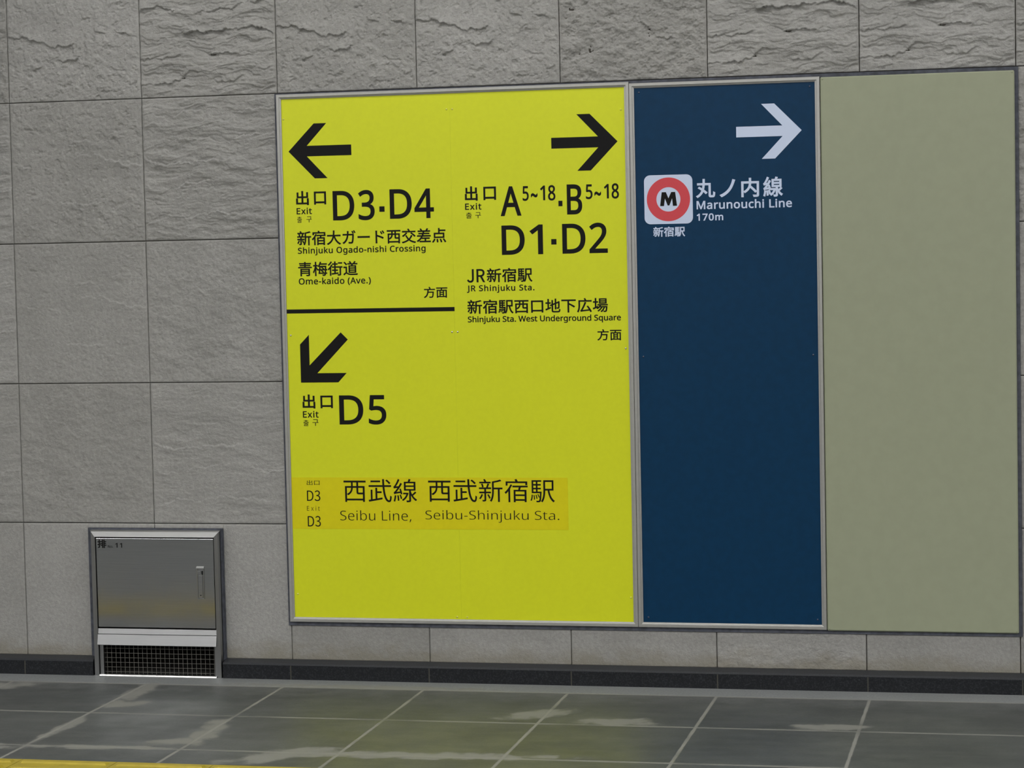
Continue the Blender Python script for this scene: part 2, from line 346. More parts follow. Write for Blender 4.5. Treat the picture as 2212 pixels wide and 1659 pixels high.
# outlines of the characters on the signs: advance width, closed contours
GLYPHS = {
    'J3': (555, '263,-13 317,-8 367,6 411,28 448,59 475,97 493,143 499,196 495,237 483,273 465,305 441,332 412,354 380,371 344,382 344,387 376,401 404,418 428,440 448,465 462,494 471,527 474,563 469,610 453,650 429,684 396,711 357,730 311,742 260,746 200,740 147,722 99,694 56,659 105,601 138,630 175,652 214,667 257,672 288,669 315,661 338,649 357,631 370,610 378,585 381,556 378,524 367,494 349,468 322,446 285,430 237,420 178,416 178,346 244,343 298,333 339,316 370,294 391,267 402,235 406,199 403,165 392,135 375,110 353,90 325,75 293,66 257,63 200,70 152,89 111,115 76,147 29,88 70,50 121,18 185,-5'),
    'JD': (688, '101,0 288,0 377,8 452,33 515,72 565,126 600,194 622,276 629,369 622,463 600,544 564,611 514,664 451,702 374,725 284,733 101,733 / 193,76 193,658 276,658 345,652 403,633 450,603 487,561 513,508 529,444 534,369 529,295 513,230 487,176 450,133 403,102 345,83 276,76'),
    'JJ': (535, '237,-13 293,-7 340,10 377,37 405,72 424,114 435,162 439,215 439,733 346,733 346,224 344,180 337,145 325,116 308,94 286,80 260,71 228,68 191,73 157,87 127,113 101,151 35,103 72,53 117,17 172,-6'),
    'JR': (635, '193,385 193,658 316,658 362,656 402,649 434,637 460,620 479,596 490,566 494,528 490,490 479,458 460,432 434,411 402,397 362,388 316,385 / 503,0 607,0 421,321 461,334 497,353 528,376 552,406 571,441 582,482 586,528 580,587 562,635 532,673 493,700 446,719 391,730 330,733 101,733 101,0 193,0 193,311 325,311'),
    'Jガ': (1000, '753,784 700,761 743,693 781,623 835,647 796,717 / 863,824 810,801 854,735 893,664 946,688 908,756 / 835,568 779,596 751,593 715,591 477,591 482,694 488,775 394,775 399,734 401,692 397,591 221,591 107,596 107,512 163,516 222,516 390,516 376,433 356,358 332,292 303,234 270,182 233,136 192,95 141,54 89,21 162,-38 230,14 290,72 342,138 386,213 422,300 450,401 469,516 749,516 746,415 737,290 721,171 698,86 689,71 676,61 660,56 640,54 570,57 491,65 501,-18 582,-23 662,-25 699,-22 729,-11 752,8 769,36 797,139 815,278 825,417 830,519'),
    'Jド': (1000, '656,720 601,695 649,622 690,543 747,569 702,648 / 777,770 722,744 771,673 815,594 871,622 825,700 / 305,75 304,14 299,-43 395,-43 389,75 389,404 482,373 586,333 690,289 781,244 816,329 612,416 389,493 389,657 391,709 396,761 297,761 303,708 305,657'),
    'Jノ': (1000, '802,719 707,745 679,635 637,523 583,416 518,321 442,239 351,166 249,103 140,56 210,-17 317,36 419,104 510,183 587,268 646,355 696,450 737,545 770,632 785,675'),
    'Jー': (1000, '102,433 102,335 241,340 790,340 853,338 897,335 897,433 854,430 789,428 241,428 162,430'),
    'J下': (1000, '55,766 55,691 441,691 441,-79 520,-79 520,451 697,348 839,250 892,318 819,368 728,424 629,479 534,527 520,511 520,691 946,691 946,766'),
    'J丸': (1000, '125,393 217,338 311,276 288,224 260,175 227,129 188,85 143,45 90,9 30,-23 61,-51 86,-82 147,-48 200,-10 247,32 288,77 322,125 352,175 377,228 456,164 518,106 575,167 500,233 403,304 431,425 446,551 677,551 677,54 679,18 684,-10 692,-32 705,-47 723,-58 746,-63 775,-65 881,-65 911,-62 934,-51 951,-31 964,-2 973,39 979,91 982,156 946,170 911,191 908,99 903,44 892,16 874,9 786,9 770,11 760,17 755,31 754,53 754,625 450,625 454,837 375,837 372,625 85,625 85,551 367,551 356,449 335,350 255,401 177,445'),
    'J交': (1000, '318,597 267,540 205,485 138,435 70,392 101,365 129,336 197,384 267,442 333,505 391,569 / 618,555 690,502 762,444 825,385 873,332 936,382 885,434 820,491 748,547 677,598 / 352,422 285,401 318,330 356,265 399,206 448,152 364,97 269,52 163,15 47,-14 72,-48 93,-82 210,-48 317,-7 415,43 503,102 588,43 684,-6 792,-45 910,-74 932,-38 958,-5 843,20 737,54 643,98 559,151 610,206 654,266 694,333 727,406 652,427 624,361 589,301 549,248 503,199 457,248 416,302 381,360 / 418,825 455,763 485,701 67,701 67,628 931,628 931,701 517,701 562,719 531,782 489,849'),
    'J内': (1000, '99,669 99,-82 173,-82 173,595 462,595 458,537 446,476 426,413 394,351 347,291 283,233 199,179 229,152 253,122 343,184 412,251 463,321 498,392 636,257 742,135 804,184 677,319 521,464 533,531 538,595 829,595 829,20 828,9 824,1 817,-4 804,-5 744,-5 645,-3 661,-41 671,-79 786,-78 858,-67 880,-55 894,-38 901,-13 903,19 903,669 539,669 539,840 463,840 463,669'),
    'J出': (1000, '104,341 104,-21 814,-21 814,-78 895,-78 895,341 814,341 814,54 539,54 539,404 855,404 855,750 774,750 774,477 539,477 539,839 457,839 457,477 228,477 228,749 150,749 150,404 457,404 457,54 187,54 187,341'),
    'J口': (1000, '127,735 127,-55 205,-55 205,30 796,30 796,-51 876,-51 876,735 / 205,107 205,660 796,660 796,107'),
    'J地': (1000, '429,747 429,473 321,428 349,361 429,395 429,79 431,37 438,4 451,-20 471,-38 498,-49 533,-55 577,-57 824,-57 864,-54 896,-45 920,-29 937,-5 950,29 959,71 964,125 930,135 897,153 894,109 890,75 883,49 874,31 861,19 844,13 821,11 580,11 540,14 516,23 504,43 501,77 501,426 635,483 635,143 706,143 706,513 846,573 845,374 839,277 835,263 828,255 820,251 809,250 742,252 754,220 760,186 808,188 854,194 875,202 890,214 902,234 909,260 916,393 918,637 922,651 869,671 855,660 840,646 706,590 706,840 635,840 635,560 501,504 501,747 / 33,154 63,79 372,219 355,286 241,238 241,528 359,528 359,599 241,599 241,828 170,828 170,599 42,599 42,528 170,528 170,208'),
    'J場': (1000, '497,621 819,621 819,542 497,542 / 497,754 819,754 819,675 497,675 / 429,810 429,485 889,485 889,810 / 331,429 331,364 471,364 431,305 383,251 329,203 271,163 299,141 323,117 391,169 454,232 555,232 508,165 453,102 392,48 329,6 356,-16 379,-41 449,12 517,79 577,154 624,232 721,232 684,152 637,76 583,10 523,-41 554,-61 579,-84 642,-24 698,53 747,141 783,232 861,232 851,130 841,60 829,15 816,-8 804,-17 786,-19 701,-14 713,-45 718,-76 775,-77 817,-76 849,-69 875,-51 894,-19 909,39 922,131 934,264 936,294 503,294 526,328 546,364 961,364 961,429 / 34,178 63,103 359,249 343,315 241,269 241,552 349,552 349,624 241,624 241,832 170,832 170,624 53,624 53,552 170,552 170,237'),
    'J大': (1000, '461,839 459,706 446,553 62,553 62,476 433,476 412,395 382,314 342,237 289,163 223,96 141,35 43,-16 75,-46 100,-78 197,-25 278,36 345,104 400,178 443,256 476,337 501,419 538,325 581,237 631,157 688,84 752,21 823,-33 902,-78 928,-41 958,-8 879,33 807,85 743,147 687,218 638,298 597,384 563,476 942,476 942,553 526,553 539,705 542,839'),
    'J宿': (1000, '428,825 464,750 84,750 84,583 158,583 158,685 844,685 844,600 921,600 921,750 555,750 532,799 506,846 / 387,413 387,-81 459,-81 459,-24 807,-24 807,-76 883,-76 883,413 638,413 670,513 934,513 934,581 346,581 346,513 587,513 564,413 / 459,168 807,168 807,42 459,42 / 459,231 459,348 807,348 807,231 / 268,632 222,541 166,455 102,378 33,312 59,280 81,247 132,296 181,353 181,-80 253,-80 253,453 298,530 337,610'),
    'J差': (1000, '693,842 658,775 617,708 387,708 352,773 303,838 238,811 274,761 304,708 105,708 105,639 440,639 419,553 153,553 153,486 399,486 364,397 60,397 60,327 329,327 273,242 207,167 129,103 39,49 68,17 94,-15 170,34 239,90 299,152 353,221 353,176 555,176 555,33 221,33 221,-37 937,-37 937,33 633,33 633,176 864,176 864,246 369,246 415,327 940,327 940,397 447,397 479,486 853,486 853,553 499,553 520,639 902,639 902,708 700,708 775,817'),
    'J広': (1000, '270,-38 384,-18 826,30 852,-23 871,-70 945,-35 907,49 852,144 788,242 721,333 653,304 725,202 791,94 357,53 423,167 487,294 547,429 601,567 519,587 467,443 409,309 357,201 321,134 299,96 279,66 260,45 243,35 259,-4 / 475,821 506,764 532,706 136,706 136,440 135,377 132,308 126,237 115,165 98,95 74,27 42,-36 76,-55 107,-77 141,-10 167,63 186,140 198,219 206,297 210,372 211,440 211,634 947,634 947,706 617,706 587,773 548,842'),
    'J排': (1000, '182,840 182,638 55,638 55,568 182,568 182,348 42,311 57,237 182,274 182,14 178,0 164,-4 74,-3 87,-38 96,-72 172,-69 221,-58 236,-48 247,-33 252,-13 254,14 254,295 373,331 364,399 254,368 254,568 362,568 362,638 254,638 254,840 / 380,253 380,184 550,184 550,-79 623,-79 623,833 550,833 550,669 401,669 401,601 550,601 550,461 404,461 404,394 550,394 550,253 / 715,833 715,-80 787,-80 787,181 962,181 962,250 787,250 787,394 941,394 941,461 787,461 787,601 950,601 950,669 787,669 787,833'),
    'J新': (1000, '360,213 406,130 442,51 495,83 460,159 411,240 / 135,235 118,189 96,145 70,104 41,68 94,30 123,70 151,116 176,167 196,220 / 553,744 553,400 553,341 550,279 543,215 532,151 516,89 492,29 460,-25 491,-46 518,-71 553,-12 579,54 598,124 611,195 618,266 622,336 623,400 623,432 775,432 775,-75 848,-75 848,432 958,432 958,502 623,502 623,694 784,725 927,767 866,822 725,779 / 214,827 238,782 258,735 61,735 61,672 503,672 503,735 336,735 311,790 282,844 / 377,667 353,587 323,507 46,507 46,443 251,443 251,339 50,339 50,273 251,273 251,18 249,8 239,5 162,5 176,-27 184,-59 247,-57 290,-47 304,-37 314,-24 319,-6 320,17 320,273 507,273 507,339 320,339 320,443 519,443 519,507 391,507 420,577 447,652 / 126,651 152,577 165,507 230,525 215,593 187,665'),
    'J方': (1000, '440,818 479,740 508,667 68,667 68,594 341,594 335,494 323,394 301,295 267,201 215,115 143,39 46,-23 77,-51 101,-82 176,-36 237,18 288,78 328,143 358,213 382,286 398,361 756,361 743,215 729,112 711,46 691,12 671,2 643,0 576,1 474,7 493,-29 501,-66 597,-70 669,-69 696,-66 718,-60 738,-50 756,-34 782,10 803,90 820,216 835,398 838,434 410,434 423,594 936,594 936,667 514,667 585,698 554,770 512,846'),
    'J梅': (1000, '579,455 650,407 711,360 753,402 692,446 620,492 / 564,239 633,188 694,138 736,180 676,227 605,276 / 494,841 468,761 435,684 395,615 349,556 379,535 405,512 456,581 501,664 939,664 939,731 530,731 562,826 / 828,505 822,351 507,351 524,505 / 462,568 439,351 357,351 357,285 431,285 397,58 800,58 791,23 782,3 768,-9 749,-12 710,-12 651,-8 664,-40 670,-73 777,-72 797,-69 814,-63 829,-53 841,-37 857,-3 869,58 947,58 947,121 876,121 883,194 887,285 960,285 960,351 890,351 897,532 897,568 / 819,285 808,121 477,121 499,285 / 169,840 169,628 52,628 52,558 165,558 142,452 110,346 73,250 33,172 53,142 71,108 98,158 124,217 148,283 169,353 169,-79 238,-79 238,419 277,341 306,275 348,336 296,427 238,521 238,558 334,558 334,628 238,628 238,840'),
    'J武': (1000, '721,782 806,708 871,635 926,679 860,751 774,821 / 135,780 135,712 517,712 517,780 / 597,835 599,714 603,596 54,596 54,526 608,526 621,383 641,253 667,141 701,48 742,-22 792,-67 851,-82 880,-79 904,-68 923,-48 938,-19 950,22 958,75 964,142 932,159 901,182 896,96 888,37 875,3 858,-8 821,5 787,43 758,103 732,183 711,282 694,397 682,526 946,526 946,596 678,596 674,713 673,835 / 134,415 134,23 42,9 62,-65 600,34 594,104 394,68 394,283 566,283 566,351 394,351 394,491 321,491 321,55 203,35 203,415'),
    'J点': (1000, '237,465 760,465 760,286 237,286 / 340,128 355,23 361,-71 437,-61 429,31 411,134 / 547,127 589,25 617,-69 690,-50 660,42 615,142 / 751,135 826,29 880,-72 951,-42 894,57 818,161 / 177,155 150,99 118,44 81,-6 42,-46 110,-79 150,-34 188,19 221,77 248,136 / 166,536 166,216 835,216 835,536 530,536 530,663 910,663 910,734 530,734 530,840 455,840 455,536'),
    'J線': (1000, '523,530 837,530 837,441 523,441 / 523,674 837,674 837,587 523,587 / 182,189 197,77 204,-27 263,-16 254,87 238,198 / 84,197 65,71 35,-40 66,-50 94,-62 123,53 145,186 / 275,208 303,123 322,43 377,61 356,139 327,223 / 885,345 833,288 772,230 745,287 724,347 724,381 909,381 909,734 682,734 724,823 641,841 626,789 607,734 453,734 453,381 653,381 653,3 650,-9 636,-12 534,-12 548,-46 556,-81 638,-79 690,-69 707,-58 717,-43 723,-23 724,3 724,192 763,122 808,59 859,6 915,-36 938,-5 964,23 918,52 875,88 835,131 800,180 871,237 941,300 / 416,298 416,235 547,235 513,165 470,105 418,56 362,20 385,-5 405,-32 448,-5 488,29 525,68 559,114 588,165 612,222 631,285 587,300 575,298 / 66,240 122,256 314,287 325,229 386,247 364,348 329,460 271,446 301,346 157,327 217,401 275,481 330,566 380,652 315,690 279,622 240,556 137,547 217,674 287,813 217,842 184,761 147,686 113,627 89,590 61,553 35,535 59,466 95,476 198,490 148,421 115,378 75,333 41,311'),
    'J街': (1000, '694,781 694,714 946,714 946,781 / 209,840 176,787 132,733 82,682 31,639 72,583 129,632 185,690 236,753 278,815 / 443,840 443,714 310,714 310,649 443,649 443,515 290,515 290,448 667,448 667,515 514,515 514,649 649,649 649,714 514,714 514,840 / 685,513 685,445 792,445 792,12 788,-2 773,-6 655,-5 669,-43 678,-80 769,-77 828,-66 847,-55 859,-39 865,-17 866,12 866,445 960,445 960,513 / 268,62 277,-8 687,45 685,111 514,90 514,238 660,238 660,304 514,304 514,427 442,427 442,304 296,304 296,238 442,238 442,82 / 239,639 195,557 141,480 80,410 16,351 41,319 61,286 106,329 150,377 150,-81 219,-81 219,467 266,541 306,616'),
    'J西': (1000, '59,775 59,702 356,702 356,557 113,557 113,-76 186,-76 186,-14 819,-14 819,-73 894,-73 894,557 641,557 641,702 939,702 939,775 / 186,56 186,244 210,219 230,190 288,225 333,263 367,305 392,350 409,395 419,442 423,488 568,488 568,330 570,299 574,274 583,256 596,243 614,234 639,229 670,228 806,228 819,228 819,56 / 186,246 186,488 355,488 351,450 343,413 328,376 307,341 277,307 237,275 / 424,557 424,702 568,702 568,557 / 641,488 819,488 819,301 799,299 679,299 659,300 647,304 642,314 641,330'),
    'J道': (1000, '64,765 145,679 207,596 269,638 204,719 122,801 / 455,368 790,368 790,284 455,284 / 455,231 790,231 790,147 455,147 / 455,504 790,504 790,421 455,421 / 384,561 384,89 863,89 863,561 624,561 659,645 947,645 947,708 760,708 833,818 759,840 726,774 684,708 497,708 549,732 519,788 476,844 414,817 453,762 481,708 311,708 311,645 576,645 553,561 / 262,483 51,483 51,413 190,413 190,102 155,85 119,61 81,29 42,-7 89,-68 127,-24 164,13 197,38 227,47 268,29 324,-7 379,-31 442,-47 514,-55 597,-57 778,-53 941,-46 949,-8 962,27 788,15 599,10 522,11 453,17 392,30 340,52 262,100'),
    'J青': (1000, '733,336 733,265 274,265 274,336 / 200,394 200,-82 274,-82 274,84 733,84 733,3 729,-12 711,-17 574,-16 589,-47 599,-78 702,-77 767,-68 787,-59 799,-45 806,-25 808,2 808,394 / 274,211 733,211 733,138 274,138 / 460,840 460,773 124,773 124,714 460,714 460,647 158,647 158,589 460,589 460,517 59,517 59,457 941,457 941,517 536,517 536,589 845,589 845,647 536,647 536,714 887,714 887,773 536,773 536,840'),
    'J面': (1000, '389,334 601,334 601,221 389,221 / 389,395 389,506 601,506 601,395 / 389,160 601,160 601,43 389,43 / 58,774 58,702 444,702 431,638 416,576 104,576 104,-80 176,-80 176,-27 820,-27 820,-80 896,-80 896,576 493,576 532,702 945,702 945,774 / 176,43 176,506 320,506 320,43 / 820,43 670,43 670,506 820,506'),
    'J駅': (1000, '226,216 252,132 265,54 306,64 291,141 264,224 / 152,206 164,111 166,21 207,28 204,116 191,211 / 81,226 76,160 67,98 52,42 29,-3 71,-28 96,21 112,81 122,148 127,218 / 536,799 536,419 535,355 532,287 525,217 513,148 495,80 468,16 433,-43 465,-61 494,-82 529,-23 556,41 576,110 590,181 599,253 604,323 606,389 697,389 713,300 733,218 759,142 789,73 826,12 869,-40 919,-84 943,-51 970,-23 924,13 885,59 851,112 822,173 799,239 780,312 765,389 926,389 926,799 / 606,730 857,730 857,459 606,459 / 249,587 249,496 152,496 152,587 / 87,799 87,283 400,283 390,128 366,186 333,246 298,233 332,166 355,102 388,116 376,29 361,-10 349,-20 332,-22 252,-17 263,-48 269,-79 321,-80 361,-79 392,-72 416,-52 433,-17 446,50 456,157 465,314 467,344 312,344 312,437 438,437 438,496 312,496 312,587 438,587 438,647 312,647 312,736 458,736 458,799 / 249,647 152,647 152,736 249,736 / 249,437 249,344 152,344 152,437'),
    'J구': (920, '50,380 50,311 415,311 415,-79 498,-79 498,311 867,311 867,380 735,380 750,471 757,552 760,623 760,689 760,768 152,768 152,701 678,701 678,689 678,624 675,552 666,471 650,380'),
    'J출': (920, '151,-4 151,-68 789,-68 789,-4 232,-4 232,81 762,81 762,279 499,279 499,362 866,362 866,425 51,425 51,362 417,362 417,279 149,279 149,217 681,217 681,140 151,140 / 134,748 134,684 411,684 398,648 371,617 333,589 284,567 227,549 163,536 94,529 118,466 182,473 242,485 298,501 349,522 393,547 430,576 458,610 487,576 524,547 568,522 619,501 675,485 735,473 798,466 823,529 754,536 690,549 633,567 584,589 546,617 519,648 505,684 784,684 784,748 499,748 499,832 417,832 417,748'),
    'J ': (224, ''),
    'L(': (361, '48,330 53,427 67,522 91,614 125,701 170,783 225,859 325,859 285,801 251,740 222,676 198,610 179,541 166,472 158,402 155,331 160,238 174,147 198,57 231,-29 273,-112 324,-190 225,-190 170,-116 125,-35 91,50 67,141 53,234'),
    'L)': (361, '313,330 308,234 294,141 270,50 236,-35 192,-116 136,-190 37,-190 88,-112 130,-29 163,57 186,147 201,238 206,331 201,425 186,518 163,610 130,698 88,781 36,859 136,859 192,783 236,701 270,614 294,522 308,427'),
    'L,': (323, '231,126 203,35 167,-63 128,-155 49,-155 73,-57 94,46 109,140 223,140'),
    'L-': (388, '48,275 48,369 339,369 339,275'),
    'L.': (323, '87,65 92,103 108,128 132,141 160,146 189,141 214,128 230,103 236,65 230,28 214,2 189,-12 160,-17 132,-12 108,2 92,28'),
    'L0': (689, '629,431 625,332 613,244 593,169 564,105 524,55 475,18 414,-5 343,-12 297,-9 255,1 217,18 183,41 154,70 128,105 107,146 90,193 67,302 59,431 66,560 87,669 103,715 124,756 149,791 178,820 212,843 251,859 294,869 343,872 389,869 431,859 469,843 503,820 533,791 558,756 580,715 598,669 612,617 621,560 627,498 / 165,431 169,323 182,235 192,198 205,166 221,139 239,117 260,100 284,88 312,81 343,78 374,81 401,88 426,100 447,117 465,138 481,165 494,197 504,234 518,323 522,431 518,538 504,626 481,694 447,743 426,760 401,772 374,779 343,782 312,779 284,772 260,760 239,743 221,721 205,694 192,662 182,626 169,538'),
    'L1': (689, '427,0 324,0 324,600 324,659 326,704 328,748 294,716 254,682 162,607 107,678 339,859 427,859'),
    'L2': (689, '626,0 58,0 58,88 283,315 392,431 431,481 460,530 477,581 482,636 480,670 472,699 459,723 440,744 418,760 392,772 363,778 331,781 272,775 221,759 173,733 124,699 67,770 103,797 141,822 183,842 229,858 278,868 331,871 406,864 469,843 520,810 559,764 583,708 591,642 584,577 563,516 530,458 486,400 432,341 370,278 191,101 191,96 626,96'),
    'L3': (689, '593,658 588,604 571,558 545,520 509,490 466,467 415,452 415,447 463,439 505,425 540,406 569,383 591,354 607,321 616,285 619,244 617,208 611,174 600,141 585,111 565,84 540,59 511,38 477,20 438,6 394,-4 344,-10 290,-12 225,-9 165,-2 108,12 54,35 54,134 110,110 171,92 232,81 291,77 345,80 390,88 428,102 458,122 480,147 496,176 506,209 509,247 502,295 481,334 446,363 398,383 339,394 268,398 185,398 185,488 269,488 335,493 388,509 430,533 460,566 479,606 485,651 482,680 474,706 461,729 443,748 420,763 393,773 363,780 328,782 285,780 245,773 209,762 176,748 112,710 59,782 110,816 173,844 245,864 327,871 390,867 445,856 490,837 527,811 556,779 577,742 589,702'),
    'L4': (689, '664,195 539,195 539,0 437,0 437,195 25,195 25,285 429,864 539,864 539,290 664,290 / 437,561 437,618 439,666 441,710 443,751 438,751 414,701 386,657 129,290 437,290'),
    'L5': (689, '331,527 413,519 484,497 514,480 541,460 564,437 584,411 600,381 611,349 617,313 619,274 617,231 610,191 598,155 581,121 560,91 534,64 505,41 471,22 433,7 392,-3 347,-10 298,-12 234,-9 174,0 120,15 76,35 76,135 124,111 181,93 242,82 300,78 359,83 411,98 453,123 485,159 505,206 511,263 508,303 498,338 482,368 460,393 430,412 393,427 348,435 296,438 219,432 149,420 96,453 129,859 559,859 559,763 219,763 198,514 254,522'),
    'L7': (689, '164,0 516,763 53,763 53,859 629,859 629,777 280,0'),
    'L8': (689, '343,871 414,865 476,847 528,818 567,778 582,754 592,727 598,698 600,665 595,617 578,575 552,539 518,507 479,479 437,455 487,428 533,398 572,363 602,324 621,277 628,223 626,188 619,155 608,125 593,98 574,73 551,52 525,33 495,17 426,-5 346,-12 261,-5 189,16 159,31 133,49 111,70 92,94 78,121 67,151 61,184 59,219 65,274 84,321 112,361 149,396 192,425 237,449 197,474 161,503 130,536 106,574 92,617 87,666 89,698 95,727 106,754 120,778 160,818 212,847 273,865 / 162,218 165,188 174,160 187,136 207,114 232,96 263,83 301,75 344,72 385,75 421,83 452,96 478,114 498,136 513,161 522,190 524,221 519,261 502,295 475,326 440,352 396,377 344,398 325,405 276,382 236,356 204,328 181,296 167,260 / 342,785 310,783 281,778 256,768 233,754 214,736 201,715 193,690 190,662 195,621 211,587 236,559 268,536 348,496 387,515 423,535 453,559 476,588 491,621 496,662 493,690 485,715 472,736 453,754 431,768 404,778 375,783'),
    'LA': (769, '656,0 552,266 212,266 109,0 0,0 336,862 433,862 767,0 / 423,622 411,657 395,709 383,751 370,702 357,657 345,622 248,362 520,362'),
    'LB': (782, '362,859 438,856 504,847 560,832 606,811 642,783 667,746 683,700 688,646 683,598 669,556 646,521 614,491 573,470 524,456 524,450 576,438 622,419 662,391 692,354 711,305 717,244 715,207 708,172 697,140 681,111 661,86 637,63 609,44 578,28 505,7 419,0 117,0 117,859 / 384,493 435,495 477,502 510,513 535,529 553,549 566,573 574,601 576,634 573,667 564,695 548,718 526,736 498,749 461,759 418,764 367,766 225,766 225,493 / 225,403 225,91 398,91 451,94 495,103 530,116 557,136 576,160 590,187 599,218 601,253 596,295 582,332 555,362 515,384 461,398 390,403'),
    'LC': (761, '485,776 420,770 361,752 310,724 267,684 233,634 208,574 193,506 188,429 190,378 196,330 206,286 221,245 239,209 262,176 289,148 319,125 354,107 393,94 436,86 484,83 539,85 591,93 689,117 689,23 640,7 590,-4 534,-10 468,-12 405,-9 348,2 296,18 249,42 208,72 172,108 142,149 117,196 98,248 84,305 76,365 73,431 80,524 100,609 134,684 180,748 208,776 238,800 272,821 309,839 392,863 486,871 551,868 613,858 672,842 723,820 680,729 638,746 591,761 540,772'),
    'LD': (879, '805,438 801,369 791,305 775,248 751,196 722,150 686,111 645,77 598,49 545,28 487,12 424,3 356,0 117,0 117,859 381,859 444,856 503,847 557,832 606,811 651,784 690,751 724,713 753,669 776,620 792,565 801,504 / 690,434 688,489 681,538 669,583 653,622 631,656 606,686 576,711 542,731 504,746 461,757 415,764 366,766 225,766 225,93 342,93 423,98 494,114 554,141 603,179 641,227 669,286 685,355'),
    'LE': (669, '597,0 117,0 117,859 597,859 597,764 225,764 225,496 575,496 575,402 225,402 225,95 597,95'),
    'LJ': (329, '-5,-229 -55,-224 -94,-213 -94,-121 -53,-130 -7,-134 22,-131 50,-121 74,-105 94,-79 106,-43 111,5 111,859 219,859 219,13 212,-62 191,-123 158,-170 113,-203 58,-222'),
    'LL': (631, '117,0 117,859 225,859 225,96 600,96 600,0'),
    'LM': (1092, '496,0 213,753 208,753 212,692 215,610 217,521 217,0 117,0 117,859 277,859 541,155 546,155 816,859 974,859 974,0 867,0 867,528 868,612 872,690 876,752 871,752 585,0'),
    'LN': (915, '798,0 671,0 212,713 207,713 211,648 215,567 217,480 217,0 117,0 117,859 242,859 700,148 705,148 702,206 698,290 696,374 696,859 798,859'),
    'LO': (940, '866,431 860,335 841,250 809,174 766,109 739,82 710,57 677,37 642,19 562,-4 470,-12 421,-10 376,-4 334,6 295,20 259,37 226,58 197,83 171,110 128,174 97,250 79,337 73,432 76,496 84,556 98,611 117,663 141,709 171,751 207,786 248,817 295,841 348,858 407,869 472,872 533,869 590,858 642,841 688,817 729,787 765,752 796,710 821,663 841,612 855,556 863,495 / 188,431 195,330 218,244 235,207 256,175 281,147 311,124 345,105 382,92 424,84 470,82 517,84 559,92 597,105 630,124 659,147 684,175 705,207 722,244 744,330 752,431 748,507 735,575 714,635 684,685 646,725 598,754 539,771 472,777 425,774 383,767 345,754 311,736 281,713 256,685 235,653 218,616 195,531'),
    'LR': (749, '354,859 451,852 530,832 562,817 590,798 614,776 633,751 647,722 658,690 664,654 666,615 660,552 641,500 612,459 577,428 537,403 494,385 730,0 604,0 396,355 225,355 225,0 117,0 117,859 / 348,765 225,765 225,446 354,446 402,449 444,457 479,470 506,488 527,511 543,539 552,572 555,610 549,661 532,700 504,729 464,749 412,761'),
    'LS': (661, '604,230 602,193 595,159 583,127 567,99 546,74 521,52 493,33 460,17 385,-5 297,-12 205,-7 125,7 91,17 61,29 61,132 110,114 169,97 234,86 302,82 361,86 409,99 447,119 474,147 490,181 496,220 491,259 478,291 453,319 416,345 363,370 294,397 242,418 197,441 159,466 128,494 103,527 86,563 76,604 72,652 74,685 81,716 92,744 107,769 149,812 204,844 270,864 346,871 414,868 476,858 533,842 583,823 550,730 503,748 453,763 400,773 344,776 294,772 254,760 222,741 200,716 186,686 182,651 186,611 200,579 223,551 259,527 307,503 369,478 439,449 497,418 543,383 577,342 597,291'),
    'LU': (880, '770,303 768,260 761,218 750,179 734,143 713,109 688,78 658,52 624,29 584,11 540,-2 490,-9 435,-12 360,-7 295,10 238,37 192,75 155,122 129,176 113,237 108,306 108,859 217,859 217,302 220,253 231,209 248,171 272,140 304,114 343,96 388,85 441,82 512,89 568,110 611,144 640,188 657,242 663,303 663,859 770,859'),
    'LW': (1119, '1103,859 874,0 765,0 598,563 583,615 570,665 560,707 555,733 550,707 541,665 529,614 514,559 351,0 242,0 14,859 128,859 261,334 274,280 286,227 295,177 302,130 310,179 320,232 333,286 348,340 499,859 611,859 769,337 784,281 798,226 808,175 816,130 825,193 840,262 858,336 990,859'),
    'La': (675, '346,656 402,652 449,643 489,626 521,604 546,574 563,537 574,492 577,439 577,0 500,0 480,91 475,91 447,59 418,33 386,13 351,-1 309,-9 259,-12 204,-7 155,8 113,34 82,72 62,120 55,179 60,225 74,264 98,299 131,328 174,351 227,368 291,380 364,385 474,389 474,427 472,464 465,495 454,520 439,539 420,553 397,562 370,568 340,570 291,566 244,555 200,539 159,521 126,600 172,621 226,639 285,652 / 378,312 322,307 276,300 239,288 211,273 191,254 176,232 168,207 165,178 167,153 173,131 183,113 198,99 236,80 283,73 322,76 358,85 390,99 419,118 442,144 459,176 469,214 473,257 473,315'),
    'Lb': (740, '208,692 206,615 202,559 208,559 241,597 284,628 339,649 408,656 465,650 516,635 561,609 601,572 633,525 655,468 669,400 674,322 672,269 665,221 655,177 641,137 622,102 601,72 576,46 547,25 516,9 482,-3 446,-10 408,-12 339,-5 284,16 241,46 208,82 200,82 178,0 102,0 102,914 208,914 / 390,568 328,561 281,542 247,509 225,463 212,402 208,326 208,321 211,265 218,216 230,174 247,139 271,111 303,92 343,80 392,76 433,80 468,92 497,112 521,140 540,175 553,217 561,267 564,324 561,381 553,430 540,472 521,506 497,533 467,552 431,564'),
    'Lc': (578, '361,-12 319,-10 280,-3 243,8 209,23 177,43 149,67 125,97 104,131 87,170 76,215 69,264 66,319 69,376 76,427 88,472 106,512 127,547 153,577 181,602 214,622 249,637 286,648 326,655 368,657 416,654 463,647 505,635 538,622 505,534 438,555 401,562 366,564 306,557 259,536 222,502 196,455 181,394 176,320 181,249 196,189 222,141 257,107 303,86 360,79 409,82 453,90 492,102 527,117 527,23 493,8 455,-3 412,-10'),
